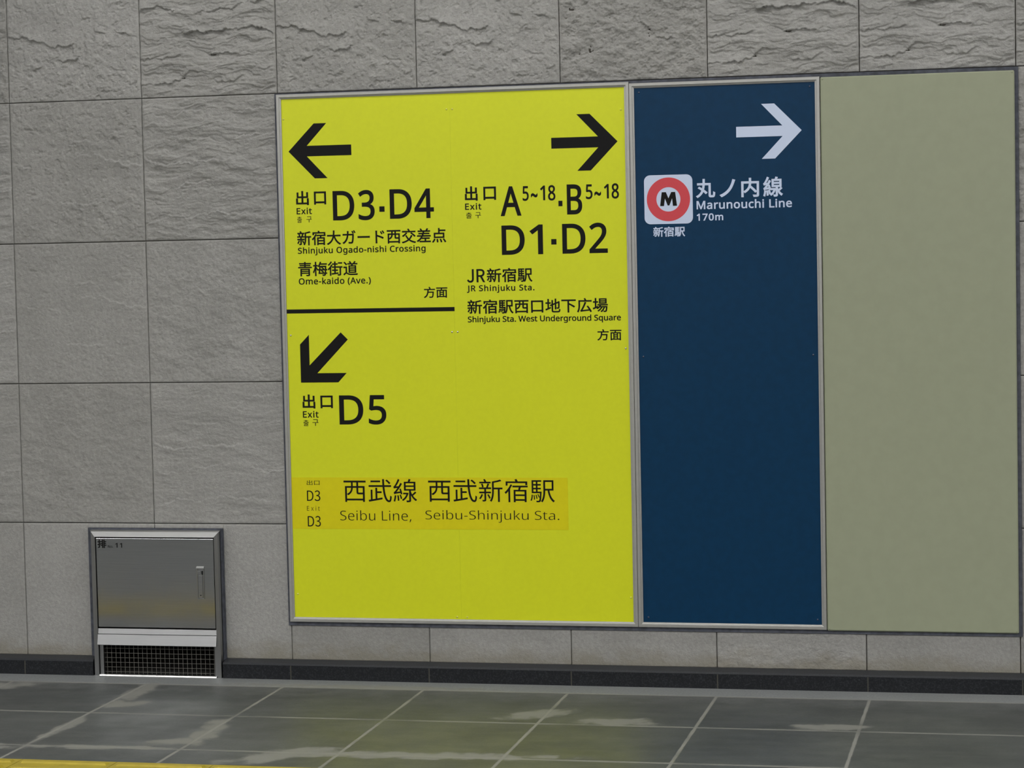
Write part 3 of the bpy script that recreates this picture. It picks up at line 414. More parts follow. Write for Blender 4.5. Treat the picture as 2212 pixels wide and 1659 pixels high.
    'Ld': (740, '331,-12 274,-7 223,9 177,35 138,72 107,119 84,176 71,243 66,321 71,399 84,467 107,524 139,572 178,609 224,636 275,651 332,657 379,654 420,644 455,629 485,610 510,587 532,562 539,562 535,608 532,657 532,914 638,914 638,0 552,0 536,87 532,87 510,60 485,37 455,17 419,1 378,-9 / 348,76 395,79 435,90 467,107 491,132 510,163 523,202 530,248 533,301 533,320 530,377 523,426 511,469 493,505 469,533 437,553 396,565 346,569 306,565 272,552 242,531 218,501 200,464 186,421 178,373 176,319 178,264 186,216 200,175 218,140 242,112 272,92 307,80'),
    'Le': (679, '351,657 391,655 428,648 463,636 494,621 522,601 546,577 568,550 585,519 609,448 617,366 617,302 176,302 180,250 191,206 208,167 232,135 261,110 296,92 336,82 381,78 439,81 490,90 538,104 588,123 588,30 539,11 491,-2 438,-9 377,-12 332,-10 290,-3 251,9 215,25 181,46 152,72 127,102 105,137 88,176 76,219 69,266 66,318 68,369 75,416 86,459 102,499 121,535 144,566 171,593 201,616 235,634 271,647 310,654 / 350,570 314,567 282,558 254,543 230,521 211,495 195,463 184,427 178,386 506,386 502,438 490,482 468,519 438,547 399,564'),
    'Lg': (740, '331,657 391,651 446,633 493,602 533,559 539,559 553,645 638,645 638,-11 636,-55 630,-95 620,-131 606,-164 589,-193 567,-218 541,-240 511,-257 477,-271 439,-281 396,-287 349,-289 282,-286 221,-278 166,-266 117,-248 117,-150 166,-172 224,-188 287,-198 355,-201 394,-198 429,-189 459,-173 485,-152 506,-126 521,-95 530,-59 533,-19 533,6 534,48 536,85 532,85 494,42 448,12 394,-6 332,-12 273,-7 221,10 175,37 137,76 106,124 84,181 71,247 66,321 71,394 84,459 106,517 137,566 175,606 220,634 272,651 / 345,568 295,561 253,539 220,503 195,455 181,393 176,320 178,264 187,215 200,173 220,138 244,110 274,90 308,79 348,75 393,78 432,87 464,103 490,127 509,158 523,196 531,242 534,296 534,321 529,401 514,463 489,510 452,543 404,561'),
    'Lh': (744, '208,646 206,599 202,556 209,556 232,586 261,611 294,630 331,644 370,653 410,656 482,649 541,631 565,617 587,599 605,579 619,555 639,495 646,420 646,0 541,0 541,413 539,449 533,481 522,508 506,529 486,546 462,558 432,565 397,568 333,561 284,541 249,507 226,461 212,403 208,333 208,0 102,0 102,914 208,914'),
    'Li': (311, '208,645 208,0 102,0 102,645 / 156,887 179,882 199,870 213,849 218,819 213,790 199,769 179,756 156,752 132,756 112,769 98,790 94,819 98,849 112,870 132,882'),
    'Lj': (311, '26,-289 -26,-284 -66,-274 -66,-189 -29,-197 13,-201 48,-196 77,-180 96,-149 102,-100 102,645 208,645 208,-96 203,-152 189,-200 164,-238 130,-266 84,-283 / 94,819 98,849 112,870 132,882 156,887 179,882 199,870 213,849 218,819 213,790 199,769 179,756 156,752 132,756 112,769 98,790'),
    'Lk': (643, '207,437 205,386 202,332 207,332 229,360 258,396 284,427 490,645 613,645 352,369 632,0 504,0 280,301 207,237 207,0 102,0 102,914 207,914'),
    'Lm': (1125, '810,657 861,653 905,643 943,625 973,601 997,569 1014,528 1024,478 1027,420 1027,0 923,0 923,415 921,451 915,481 905,508 891,529 873,546 850,558 823,565 791,568 748,564 711,554 681,537 657,514 640,483 627,447 620,405 617,356 617,0 512,0 512,415 509,461 498,500 480,530 455,551 422,564 380,568 322,561 278,541 246,507 224,462 212,404 208,334 208,0 102,0 102,645 188,645 203,557 209,557 232,588 259,613 290,632 325,646 361,654 399,657 468,650 524,630 547,615 567,597 584,574 597,549 603,549 620,574 641,597 665,615 691,630 749,650'),
    'Ln': (744, '413,657 467,653 514,643 554,625 587,601 613,569 631,528 642,478 646,420 646,0 541,0 541,413 539,449 533,481 522,508 506,529 486,546 462,558 432,565 397,568 348,564 306,553 274,534 249,508 231,474 218,434 211,388 208,334 208,0 102,0 102,645 188,645 203,557 209,557 234,588 263,613 296,632 333,646 372,654'),
    'Lo': (728, '663,324 658,248 642,181 616,124 582,76 538,38 487,10 427,-6 362,-12 301,-6 244,10 194,38 150,76 115,124 88,181 72,248 66,324 68,375 75,422 86,466 102,505 122,539 146,570 174,596 206,618 241,635 279,647 321,654 366,657 408,654 448,647 486,635 520,618 552,596 580,570 604,539 625,505 641,466 653,422 660,375 / 176,324 181,253 195,192 221,142 257,106 305,83 364,76 424,83 472,106 508,142 533,192 548,253 553,324 548,395 533,455 507,503 471,538 423,560 363,568 317,564 278,552 246,531 220,503 201,467 187,426 178,378'),
    'Lq': (740, '532,-13 533,37 538,87 530,87 498,49 454,17 398,-5 328,-12 273,-7 223,9 178,35 139,72 107,119 84,176 71,243 66,321 68,374 75,423 85,467 100,506 118,541 140,572 165,598 194,619 225,635 258,647 294,654 332,657 401,650 456,628 499,596 533,557 538,557 553,645 638,645 638,-289 532,-289 / 349,76 409,82 455,100 490,130 514,174 527,230 533,298 533,320 530,378 523,428 510,471 492,506 468,533 435,553 395,565 346,569 306,565 271,552 242,531 218,501 199,464 186,421 178,373 176,319 178,265 186,217 200,175 218,140 242,112 272,92 308,80'),
    'Lr': (497, '403,657 442,655 479,650 466,552 431,558 396,561 359,557 325,545 293,526 265,501 241,470 223,433 212,391 208,344 208,0 102,0 102,645 189,645 201,527 206,527 228,561 255,592 286,619 321,639 360,652'),
    'Ls': (577, '522,178 514,121 491,73 453,36 402,10 339,-7 265,-12 202,-9 149,-1 103,12 63,29 63,125 105,107 156,90 211,77 267,73 337,80 384,99 400,113 411,129 418,148 420,168 416,191 407,212 388,231 359,250 317,271 261,294 203,318 154,342 115,368 85,399 67,438 61,486 66,525 78,558 99,588 128,612 164,632 205,646 252,654 303,657 360,654 413,645 463,632 509,613 473,529 387,558 342,567 296,570 239,565 197,549 182,538 171,524 165,509 162,492 166,467 178,447 199,429 230,411 328,369 385,346 433,322 471,296 499,264 516,225'),
    'Lt': (435, '318,75 367,79 408,88 408,7 387,0 360,-7 300,-12 251,-8 206,5 168,29 137,66 117,118 111,188 111,563 19,563 19,613 112,656 154,793 217,793 217,645 403,645 403,563 217,563 217,190 218,163 224,139 232,119 245,103 277,82'),
    'Lu': (744, '641,645 641,0 555,0 539,85 534,85 511,55 481,30 447,11 410,-2 371,-9 330,-12 259,-6 200,13 176,27 154,44 136,65 121,89 102,148 95,223 95,645 202,645 202,230 204,194 211,162 222,136 237,114 257,97 281,85 311,78 345,76 410,83 459,103 494,136 518,182 531,240 535,309 535,645'),
    'Lv': (612, '244,0 0,645 113,645 250,265 271,206 290,144 302,94 307,94 321,144 341,207 361,265 498,645 611,645 366,0'),
    'Lx': (637, '255,330 32,645 153,645 319,402 484,645 603,645 380,330 615,0 494,0 319,257 141,0 22,0'),
    'L~': (689, '324,384 284,400 252,410 224,415 197,416 163,411 126,396 91,373 60,345 60,439 91,467 125,487 163,499 204,503 239,501 274,496 313,484 363,464 403,448 435,438 462,433 488,432 524,437 561,452 596,475 627,503 627,410 596,383 562,362 524,349 482,345 448,347 413,353 373,364'),
    'L ': (313, ''),
}


# ------------------------------------------------------------------ room shell
X0, X1, YB = -7.0, 11.0, -12.0
struct(MB().box(X0, X1, YB, 0.3, -0.15, 0.0).build('floor', M['floor']), 'grey slate tiled passage floor')
struct(MB().box(X0, X1, YB, 0.3, CEIL, CEIL + 0.15).build('ceiling', M['ceiling']))
struct(MB().box(X0, X1, YB - 0.2, YB, 0.0, CEIL).build('wall_front', M['farwall']))
struct(MB().box(X0 - 0.2, X0, YB, 0.3, 0.0, CEIL).build('wall_left', M['farwall']))
struct(MB().box(X1, X1 + 0.2, YB, 0.3, 0.0, CEIL).build('wall_right', M['farwall']))

# --- noise for the cleft stone faces
def _hash(ix, iy, seed):
    h = (ix.astype(np.int64) * 374761393 + iy.astype(np.int64) * 668265263 + seed * 982451653) & 0xffffffff
    h = ((h ^ (h >> 13)) * 1274126177) & 0xffffffff
    h = h ^ (h >> 16)
    return (h & 0xffff) / 65535.0
def perlin(x, y, seed):
    ix, iy = np.floor(x), np.floor(y); fx, fy = x - ix, y - iy
    sx = fx * fx * fx * (fx * (fx * 6 - 15) + 10); sy = fy * fy * fy * (fy * (fy * 6 - 15) + 10)
    def g(a, b):
        t = _hash(ix + a, iy + b, seed) * 2 * np.pi
        return np.cos(t) * (fx - a) + np.sin(t) * (fy - b)
    n0 = g(0, 0) * (1 - sx) + g(1, 0) * sx; n1 = g(0, 1) * (1 - sx) + g(1, 1) * sx
    return (n0 * (1 - sy) + n1 * sy) * 1.5
def fbm(x, y, seed, octv=5, gain=0.5):
    a, f, t = 1.0, 1.0, 0.0
    for k in range(octv):
        t = t + a * perlin(x * f, y * f, seed + 17 * k); a *= gain; f *= 2.03
    return t
def sstep(a, b, x):
    t = np.clip((x - a) / (b - a), 0, 1); return t * t * (3 - 2 * t)
def terrace(t, sharp=0.3):
    f = np.floor(t); return f + sstep(0.0, sharp, t - f)
def ledge(u, v, pts, amp, depth, seed):
    """a lip of stone overhanging along the polyline pts: proud just above it, cut back below"""
    pu = [p[0] for p in pts]; pv = [p[1] for p in pts]
    line = np.interp(u, pu, pv) + 0.022 * fbm(u * 10, v * 2, seed, 5, 0.6)
    win = sstep(pu[0], pu[0] + 0.06, u) * (1 - sstep(pu[-1] - 0.06, pu[-1], u))
    d = v - line
    up = np.where(d > 0, np.exp(-np.maximum(d, 0) / depth), 0) * sstep(-0.004, 0.006, d)
    dn = -0.45 * np.exp(-np.maximum(-d, 0) / (depth * 0.6)) * (d <= 0)
    return amp * win * (0.75 + 0.5 * fbm(u * 7, v * 3, seed + 3, 3)) * (up + dn)

def mold_layered(u, v):          # rippling layered cleft, ledges running along the stone
    wx = u + 0.10 * fbm(u * 2, v * 3, 5, 3); wz = v + 0.035 * fbm(u * 3.1, v * 3, 9, 4)
    h = 0.0021 * terrace(2.6 * fbm(wx * 1.7, wz * 7.5, 21, 4, 0.55) + 0.5 * fbm(u * 5, v * 16, 22, 3), 0.28)
    h = h + 0.0016 * fbm(u * 6, v * 18, 31, 6, 0.62)
    h = h + ledge(u, v, [(0.30, 0.45), (0.45, 0.44), (0.70, 0.45), (0.85, 0.48), (1.02, 0.41)], 0.0085, 0.07, 41)
    h = h + ledge(u, v, [(0.48, 0.31), (0.62, 0.29), (0.82, 0.285)], 0.006, 0.05, 42)
    h = h + ledge(u, v, [(-0.05, 0.285), (0.15, 0.27), (0.34, 0.30)], 0.005, 0.05, 43)
    h = h + ledge(u, v, [(-0.05, 0.10), (0.22, 0.10), (0.36, 0.17), (0.48, 0.19)], 0.006, 0.06, 44)
    h = h + ledge(u, v, [(0.40, 0.58), (0.70, 0.60), (0.95, 0.66)], 0.005, 0.05, 45)
    h = h + ledge(u, v, [(-0.05, 0.60), (0.12, 0.62), (0.30, 0.60)], 0.005, 0.05, 46)
    h = h + ledge(u, v, [(0.10, 0.82), (0.45, 0.80), (0.95, 0.86)], 0.006, 0.06, 47)
    h = h + ledge(u, v, [(0.52, 0.12), (0.66, 0.09), (0.80, 0.14)], 0.004, 0.04, 48)
    return h
def mold_chipped(u, v):          # mostly flat face with a few broken chips
    h = 0.0011 * fbm(u * 5, v * 5, 61, 6, 0.65)
    h = h - 0.0024 * sstep(0.42, 0.62, fbm(u * 11, v * 13, 71, 4)) - 0.0012 * sstep(0.3, 0.5, fbm(u * 30, v * 34, 72, 3))
    h = h + 0.0011 * terrace(1.3 * fbm(u * 3 + 3, v * 4, 62, 5, 0.6), 0.12)
    h = h + ledge(u, v, [(-0.04, 0.455), (0.12, 0.46), (0.20, 0.43), (0.30, 0.40), (0.38, 0.38), (0.54, 0.40)], 0.0075, 0.05, 63)
    h = h + ledge(u, v, [(0.36, 0.28), (0.46, 0.27), (0.58, 0.34)], 0.006, 0.045, 64)
    h = h + ledge(u, v, [(0.64, 0.48), (0.69, 0.47), (0.76, 0.47)], 0.008, 0.035, 65)
    h = h + ledge(u, v, [(0.80, 0.48), (0.86, 0.46), (0.95, 0.44)], 0.006, 0.03, 66)
    h = h + ledge(u, v, [(0.17, 0.20), (0.24, 0.25), (0.30, 0.29)], 0.005, 0.04, 67)
    h = h + ledge(u, v, [(0.06, 0.09), (0.10, 0.08), (0.17, 0.12)], 0.006, 0.03, 68)
    h = h + ledge(u, v, [(0.30, 0.72), (0.45, 0.75), (0.66, 0.70)], 0.006, 0.04, 69)
    h = h + 0.0022 * sstep(0.25, 0.75, fbm(u * 14, v * 14, 70, 4))
    return h
def mold_pitted(u, v):           # rough all over, small pits
    h = 0.0036 * fbm(u * 6, v * 8, 81, 6, 0.66)
    h = h - 0.0016 * sstep(0.32, 0.55, fbm(u * 16, v * 19, 85, 4))
    h = h + 0.0016 * terrace(2.0 * fbm(u * 7, v * 9, 82, 4, 0.6), 0.25)
    h = h + ledge(u, v, [(-0.04, 0.10), (0.03, 0.16), (0.08, 0.14)], 0.006, 0.05, 83)
    h = h + ledge(u, v, [(0.50, 0.42), (0.56, 0.38), (0.66, 0.30), (0.80, 0.26)], 0.004, 0.05, 84)
    return h
def mold_smooth(u, v):           # gently cleft face with a few raised wrinkles
    h = 0.0012 * fbm(u * 4, v * 5, 91, 6, 0.58)
    r = 1 - np.abs(fbm(u * 2.6 + 7, v * 3.4, 92, 4, 0.5)) * 3.2
    h = h + 0.0030 * np.clip(r, 0, 1) ** 5 * sstep(-0.1, 0.35, fbm(u * 2.3, v * 2.2, 93, 2))
    return h
def mold_wrinkled(u, v):         # fine raised wrinkles running along the stone
    wz = v + 0.05 * fbm(u * 2.4, v * 2.6, 95, 4)
    h = 0.0016 * terrace(2.2 * fbm(u * 1.5, wz * 7.0, 96, 4, 0.55), 0.35) + 0.0010 * fbm(u * 5, v * 12, 97, 5, 0.6)
    r = 1 - np.abs(fbm(u * 1.6 + 2, wz * 6.0, 98, 4, 0.5)) * 3.4
    return h + 0.0035 * np.clip(r, 0, 1) ** 4 * sstep(-0.25, 0.3, fbm(u * 2.0, v * 3.0, 99, 2))

Z0 = 0.5421                      # bed joint above the lowest course
BASE_TOP = 0.0648
JOINT = 0.0014
STEP = 0.0025

class Wall:
    def __init__(self): self.v = []; self.f = []; self.n = 0
    def face(self, x0, x1, z0, z1, tx, tz, mold, amp, flip=0):
        nx = max(2, int(round((x1 - x0) / STEP)) + 1); nz = max(2, int(round((z1 - z0) / STEP)) + 1)
        xs = np.linspace(x0, x1, nx); zs = np.linspace(z0, z1, nz)
        gx, gz = np.meshgrid(xs, zs)
        u = (gx - tx) / 0.5; v = (gz - tz) / 0.5
        if flip: u = 1 - u; v = 1 - v
        h = mold(u, v) * amp
        edge = np.minimum(np.minimum(gx - tx, tx + 0.5 - gx), np.minimum(gz - tz, tz + 0.5 - gz))
        h = h * (0.35 + 0.65 * sstep(0.0, 0.012, edge))
        y = -h + 0.0035 * amp
        # arrises eased back into the joints
        y = y + 0.0016 * (1 - sstep(0.0, 0.006, edge))
        P = np.stack([gx.ravel(), y.ravel(), gz.ravel()], 1)
        idx = np.arange(nx * nz).reshape(nz, nx)
        q = np.stack([idx[:-1, :-1], idx[:-1, 1:], idx[1:, 1:], idx[1:, :-1]], -1).reshape(-1, 4)
        ring = np.concatenate([idx[0, :], idx[1:, -1], idx[-1, -2::-1], idx[-2:0:-1, 0]])
        B = P[ring].copy(); B[:, 1] = 0.016
        nb = len(ring); k = np.arange(nb); k2 = (k + 1) % nb
        sk = np.stack([ring[k], nx * nz + k, nx * nz + k2, ring[k2]], -1)
        self.v.append(P); self.v.append(B)
        self.f.append(np.concatenate([q, sk]) + self.n)
        self.n += len(P) + len(B)
    def build(self, name, mat):
        V = np.concatenate(self.v); F = np.concatenate(self.f)
        me = bpy.data.meshes.new(name)
        me.vertices.add(len(V)); me.vertices.foreach_set('co', V.astype(np.float32).ravel())
        me.loops.add(F.size); me.loops.foreach_set('vertex_index', F.astype(np.int32).ravel())
        me.polygons.add(len(F)); me.polygons.foreach_set('loop_start', np.arange(0, F.size, 4, dtype=np.int32))
        me.polygons.foreach_set('loop_total', np.full(len(F), 4, dtype=np.int32))
        me.polygons.foreach_set('use_smooth', np.ones(len(F), dtype=bool))
        me.update(calc_edges=True); me.validate()
        o = bpy.data.objects.new(name, me); C.objects.link(o); me.materials.append(mat)
        return o

SIGN = (0.992, 3.507, 0.186, 2.0405)          # opening for the boards
CAB = (0.2495, 0.7582, 0.0, 0.5255)           # opening for the cabinet
LAY, CHIP, PIT, SMO, WRI = mold_layered, mold_chipped, mold_pitted, mold_smooth, mold_wrinkled
TOP_AMP = 1.4
top = {-3: CHIP, -2: PIT, -1: PIT, 0: CHIP, 1: LAY, 2: CHIP, 3: CHIP, 4: PIT, 5: LAY, 6: LAY, 7: LAY, 8: CHIP, 9: PIT}
# courses below: the same castings, turned upside down (1) or not (0)
rows = {0: {-3: (LAY, 1), -2: (CHIP, 1), -1: (LAY, 1), 0: (CHIP, 1), 1: (LAY, 1), 7: (PIT, 1), 8: (CHIP, 1), 9: (PIT, 0)},
        1: {-3: (CHIP, 1), -2: (WRI, 0), -1: (LAY, 1), 0: (CHIP, 1), 1: (PIT, 1), 7: (WRI, 0), 8: (SMO, 0), 9: (SMO, 0)},
        2: {-3: (WRI, 0), -2: (SMO, 0), -1: (LAY, 1), 0: (PIT, 1), 1: (LAY, 1), 7: (SMO, 0), 8: (WRI, 0), 9: (SMO, 0)}}
amps = {0: 1.05, 1: 0.58, 2: 0.48}
wl = Wall(); J = JOINT
for c, mo in top.items():
    wl.face(c * .5 + J, c * .5 + .5 - J, Z0 + 1.5 + J, Z0 + 2.0 - J, c * .5, Z0 + 1.5, mo, TOP_AMP)
    wl.face(c * .5 + J, c * .5 + .5 - J, Z0 + 2.0 + J, CEIL, c * .5, Z0 + 2.0, PIT if mo is LAY else LAY, 1.0)
for r, cs in rows.items():
    z = Z0 + 1.0 - 0.5 * r
    for c, (mo, fl) in cs.items():
        a = c * .5 + J; b = c * .5 + .5 - J
        if c == 1: b = SIGN[0]
        if c == 7: a = SIGN[1]
        wl.face(a, b, z + J, z + .5 - J, c * .5, z, mo, amps[r], fl)
zt = Z0 - 0.5
for c in range(-3, 10):
    a = c * .5 + J; b = c * .5 + .5 - J
    if c == 0:
        wl.face(a, CAB[0], BASE_TOP, Z0 - J, 0, zt, SMO, 0.35)
        wl.face(CAB[0], b, CAB[3], Z0 - J, 0, zt, SMO, 0.35)
    elif c == 1:
        wl.face(a, CAB[1], CAB[3], Z0 - J, .5, zt, SMO, 0.35)
        wl.face(CAB[1], SIGN[0], BASE_TOP, Z0 - J, .5, zt, SMO, 0.35)
        wl.face(SIGN[0], b, BASE_TOP, SIGN[2], .5, zt, SMO, 0.35)
    elif 2 <= c <= 6:
        wl.face(a, b, BASE_TOP, SIGN[2], c * .5, zt, PIT if c == 5 else SMO, 0.4)
    elif c == 7:
        wl.face(a, SIGN[1], BASE_TOP, SIGN[2], 3.5, zt, SMO, 0.35)
        wl.face(SIGN[1], b, BASE_TOP, Z0 - J, 3.5, zt, SMO, 0.35)
    else:
        wl.face(a, b, BASE_TOP, Z0 - J, c * .5, zt, SMO, 0.35)
wall = struct(wl.build('wall_back', M['stone']), 'grey cleft stone tiled wall')
# mortar bed behind the stones, with the cabinet's niche left open
mb = MB()
mb.box(X0, CAB[0], 0.012, 0.3, 0, CEIL); mb.box(CAB[1], X1, 0.012, 0.3, 0, CEIL)
mb.box(CAB[0], CAB[1], 0.012, 0.3, CAB[3], CEIL); mb.box(CAB[0], CAB[1], 0.22, 0.3, 0, CAB[3])
put(mb.build('mortar_bed', M['mortar']), wall)
# plain stone beyond the modelled courses
mb = MB(); mb.box(X0, -1.5, 0.0, 0.012, BASE_TOP, CEIL); mb.box(5.0, X1, 0.0, 0.012, BASE_TOP, CEIL)
put(mb.build('stone_facing', M['stone']), wall)

# baseboard: black granite, chamfered ledge
prof = [(0.012, 0.0), (-0.0386, 0.0), (-0.0386, 0.0500), (-0.034, 0.0560), (-0.004, BASE_TOP), (0.012, BASE_TOP)]
mb = MB(); mb.prism_x(prof, X0, 0.2672); mb.prism_x(prof, 0.7558, X1)
struct(mb.build('baseboard_back', M['granite']), 'black granite baseboard')

# sealant joints around the boards and around the cabinet
mb = MB()
mb.loop(SIGN[0], SIGN[1], SIGN[2], SIGN[3], [(0.0, 0.004), (0.0, -0.003), (0.012, -0.0025), (0.012, 0.012)])
struct(mb.build('trim_1', M['sealant']), 'dark sealant joint around the sign boards')
def prism_z(mb, prof, z0, z1):
    n = len(prof)
    vs = [(x, y, z0) for x, y in prof] + [(x, y, z1) for x, y in prof]
    mb.add(vs, [(i, (i + 1) % n, (i + 1) % n + n, i + n) for i in range(n)] + [tuple(range(n))[::-1], tuple(range(n, 2 * n))])
mb = MB()
prism_z(mb, [(CAB[0], -0.003), (0.2674, -0.008), (0.2674, 0.011), (CAB[0], 0.011)], BASE_TOP - 0.002, CAB[3])
prism_z(mb, [(0.7553, -0.0250), (0.7560, -0.0250), (CAB[1], -0.003), (CAB[1], 0.011), (0.7553, 0.011)], BASE_TOP - 0.002, CAB[3])
mb.box(0.2674, 0.7553, -0.0075, 0.011, 0.5200, CAB[3])
struct(mb.build('trim_2', M['sealant']), 'dark sealant joint around the steel cabinet')

# ------------------------------------------------------------------ lettering
def glyph(key):
    adv, s = GLYPHS[key]
    return adv, [[tuple(map(int, p.split(','))) for p in c.split()] for c in s.split(' / ')] if s else []

def grow(pts, d):
    """shift an outline by d along its outward side (fill lies on the right of a clockwise outline)"""
    n = len(pts); out = []
    for i in range(n):
        x0, z0 = pts[i - 1]; x1, z1 = pts[i]; x2, z2 = pts[(i + 1) % n]
        a = Vector((x1 - x0, z1 - z0)); b = Vector((x2 - x1, z2 - z1))
        if a.length < 1e-9 or b.length < 1e-9: out.append((x1, z1)); continue
        a.normalize(); b.normalize()
        na = Vector((-a.y, a.x)); nb = Vector((-b.y, b.x))
        t = na + nb
        if t.length < 1e-6: out.append((x1, z1)); continue
        t.normalize(); k = min(1.0 / max(0.35, t.dot(na)), 1.8)
        out.append((x1 + t.x * d * k, z1 + t.y * d * k))
    return out

def area(p): return 0.5 * sum(p[i - 1][0] * p[i][1] - p[i][0] * p[i - 1][1] for i in range(len(p)))

def outlines(font, text, box, weight, track=0):
    x0, x1, z0, z1 = box
    if font == 'S': return [[(x0, z0), (x0, z1), (x1, z1), (x1, z0)]]
    pen = 0; cs = []; who = []
    for i, ch in enumerate(text):
        adv, spl = glyph(font + ch)
        if spl:
            big = max(spl, key=lambda p: abs(area(p)))
            sgn = -1 if area(big) > 0 else 1           # make filled outlines clockwise
        for p in spl:
            q = [(pen + px, pz) for px, pz in p]
            cs.append(q if sgn > 0 else q[::-1]); who.append(i)
        pen += adv
    ax0 = min(p[0] for c in cs for p in c); ax1 = max(p[0] for c in cs for p in c)
    az0 = min(p[1] for c in cs for p in c); az1 = max(p[1] for c in cs for p in c)
    sx = (x1 - x0 - 2 * weight) / (ax1 - ax0); sz = (z1 - z0 - 2 * weight) / max(1e-9, az1 - az0)
    if track and len(text) > 1 and sx > sz * track:
        # keep the letters' own proportions, open up the spacing instead
        add = ((ax1 - ax0) * (sx / (sz * track)) - (ax1 - ax0)) / (len(text) - 1)
        cs = [[(px + add * k, pz) for px, pz in c] for c, k in zip(cs, who)]
        ax1 = max(p[0] for c in cs for p in c)
        sx = (x1 - x0 - 2 * weight) / (ax1 - ax0)
    cs = [[(x0 + weight + (px - ax0) * sx, z0 + weight + (pz - az0) * sz) for px, pz in c] for c in cs]
    return [grow(c, weight) for c in cs]

def print_shape(name, contours, y, mat, parent, thick=0.0004):
    """flat vinyl cut-out: fills the outlines (non-zero winding), gives them a thickness"""
    K = 1000.0
    V = []; F = []
    pts = [Vector((x * K, z * K)) for c in contours for x, z in c]
    edges = []; n = 0; dom = []
    for c in contours:
        m_ = len(c); edges += [(n + i, n + (i + 1) % m_) for i in range(m_)]; n += m_
        dom.append(np.array(c) * K)
    vo, eo, fo, _, _, _ = delaunay_2d_cdt(pts, edges, [], 0, 1e-4)
    vo = [tuple(p) for p in vo]
    keep = []
    for f in fo:
        cx_ = sum(vo[i][0] for i in f) / len(f); cz_ = sum(vo[i][1] for i in f) / len(f)
        wn = 0
        for p in dom:
            q = np.roll(p, -1, 0)
            side = (q[:, 0] - p[:, 0]) * (cz_ - p[:, 1]) - (cx_ - p[:, 0]) * (q[:, 1] - p[:, 1])
            wn += int(np.sum((p[:, 1] <= cz_) & (q[:, 1] > cz_) & (side > 0)) - np.sum((p[:, 1] > cz_) & (q[:, 1] <= cz_) & (side < 0)))
        if wn: keep.append(tuple(f))
    cnt = {}
    for f in keep:
        for i in range(len(f)):
            e = (f[i], f[(i + 1) % len(f)]); cnt[e] = 1
    nv = len(vo)
    V = [(x / K, y - thick, z / K) for x, z in vo] + [(x / K, y, z / K) for x, z in vo]
    F = [f for f in keep] + [(e[1], e[0], e[0] + nv, e[1] + nv) for e in cnt if (e[1], e[0]) not in cnt]
    return mesh_obj(name, V, F, mat, parent)

def lettering(items, y, mat, parent, label=None, name='lettering'):
    cs = []
    for it in items: cs += outlines(*it)
    o = print_shape(name, cs, y, mat, parent)
    if label: o['label'] = label
    return o

def rivet(parent, x, z, y, mat, r=0.0036):
    vs = [(x, y - r * 0.75, z)]; n = 12; rings = 4; fs = []
    for k in range(1, rings + 1):
        a = k / rings * math.pi / 2
        for j in range(n):
            t = 2 * math.pi * j / n
            vs.append((x + r * math.sin(a) * math.cos(t), y - 0.75 * r * math.cos(a), z + r * math.sin(a) * math.sin(t)))
    for j in range(n): fs.append((0, 1 + (j + 1) % n, 1 + j))
    for k in range(rings - 1):
        for j in range(n):
            a, b = 1 + k * n + j, 1 + k * n + (j + 1) % n
            fs.append((a, b, b + n, a + n))
    return mesh_obj('rivet', vs, fs, mat, parent, True)

PANEL_Y = -0.0045                # front of the enamel sheets
FRAME = [(0.0, 0.012), (0.0, -0.0110), (0.0008, -0.0120), (0.0095, -0.0120), (0.0105, -0.0108), (0.0105, -0.0090), (0.0160, -0.0075), (0.0165, -0.0040), (0.0165, 0.010)]

# ---- yellow exit sign
ys = empty('exit_sign', (1.618, 0, 0.2), 'large yellow exit sign with three black arrows in a grey metal frame', 'sign')
MB().loop(1.0, 2.2355, 0.200, 2.0365, FRAME).build('frame', M['alu'], ys)
MB().box(1.0145, 1.61685, PANEL_Y, 0.004, 0.2125, 2.0215).build('panel', M['yellow'], ys)
MB().box(1.61705, 2.2205, PANEL_Y, 0.004, 0.2125, 2.0215).build('panel', M['yellow'], ys)
for x, z, k in [(1.6055, 1.967, 'rivet_yellow'), (1.6255, 1.967, 'rivet_yellow'), (1.607, 1.208, 'rivet_steel'), (1.6270, 1.208, 'rivet_steel'),
                (1.602, 0.2243, 'rivet_yellow'), (1.638, 0.2243, 'rivet_yellow'), (1.0225, 1.9515, 'rivet_yellow'), (1.0285, 1.2035, 'rivet_steel'),
                (1.0290, 0.2975, 'rivet_yellow'), (2.207, 1.9456, 'rivet_yellow'), (2.2091, 1.1453, 'rivet_steel'), (2.2110, 0.2990, 'rivet_yellow')]:
    rivet(ys, x, z, PANEL_Y, M[k])

def arrow(parent, tip, w, mat, label, mirror=1):
    """straight-shafted arrow pointing along +x (mirror 1) or -x (mirror -1): tip point and overall size"""
    tx, tz = tip; s = mirror
    pts = [(0, 0), (-0.0935, 0.0946), (-0.1390, 0.0946), (-0.0665, 0.0182), (-0.2268, 0.0182), (-0.2268, -0.0182), (-0.0660, -0.0182), (-0.1390, -0.0950), (-0.0930, -0.0950)]
    k = w / 0.2268
    pts = [(tx + s * px * k, tz + pz * k) for px, pz in pts]
    o = print_shape('arrow', [pts], PANEL_Y, mat, parent); o['label'] = label
    return o
arrow(ys, (1.0384, 1.8398), 0.2262, M['black'], 'black arrow pointing left', -1)
arrow(ys, (2.1940, 1.8405), 0.2268, M['black'], 'black arrow pointing right', 1)
o = print_shape('arrow', [[(1.0612, 1.0386), (1.0612, 1.1714), (1.0942, 1.2048), (1.0942, 1.0985), (1.2094, 1.2119), (1.2346, 1.1867), (1.1216, 1.0710), (1.2276, 1.0710), (1.1968, 1.0386)]], PANEL_Y, M['black'], ys)
o['label'] = 'black arrow pointing down to the left'
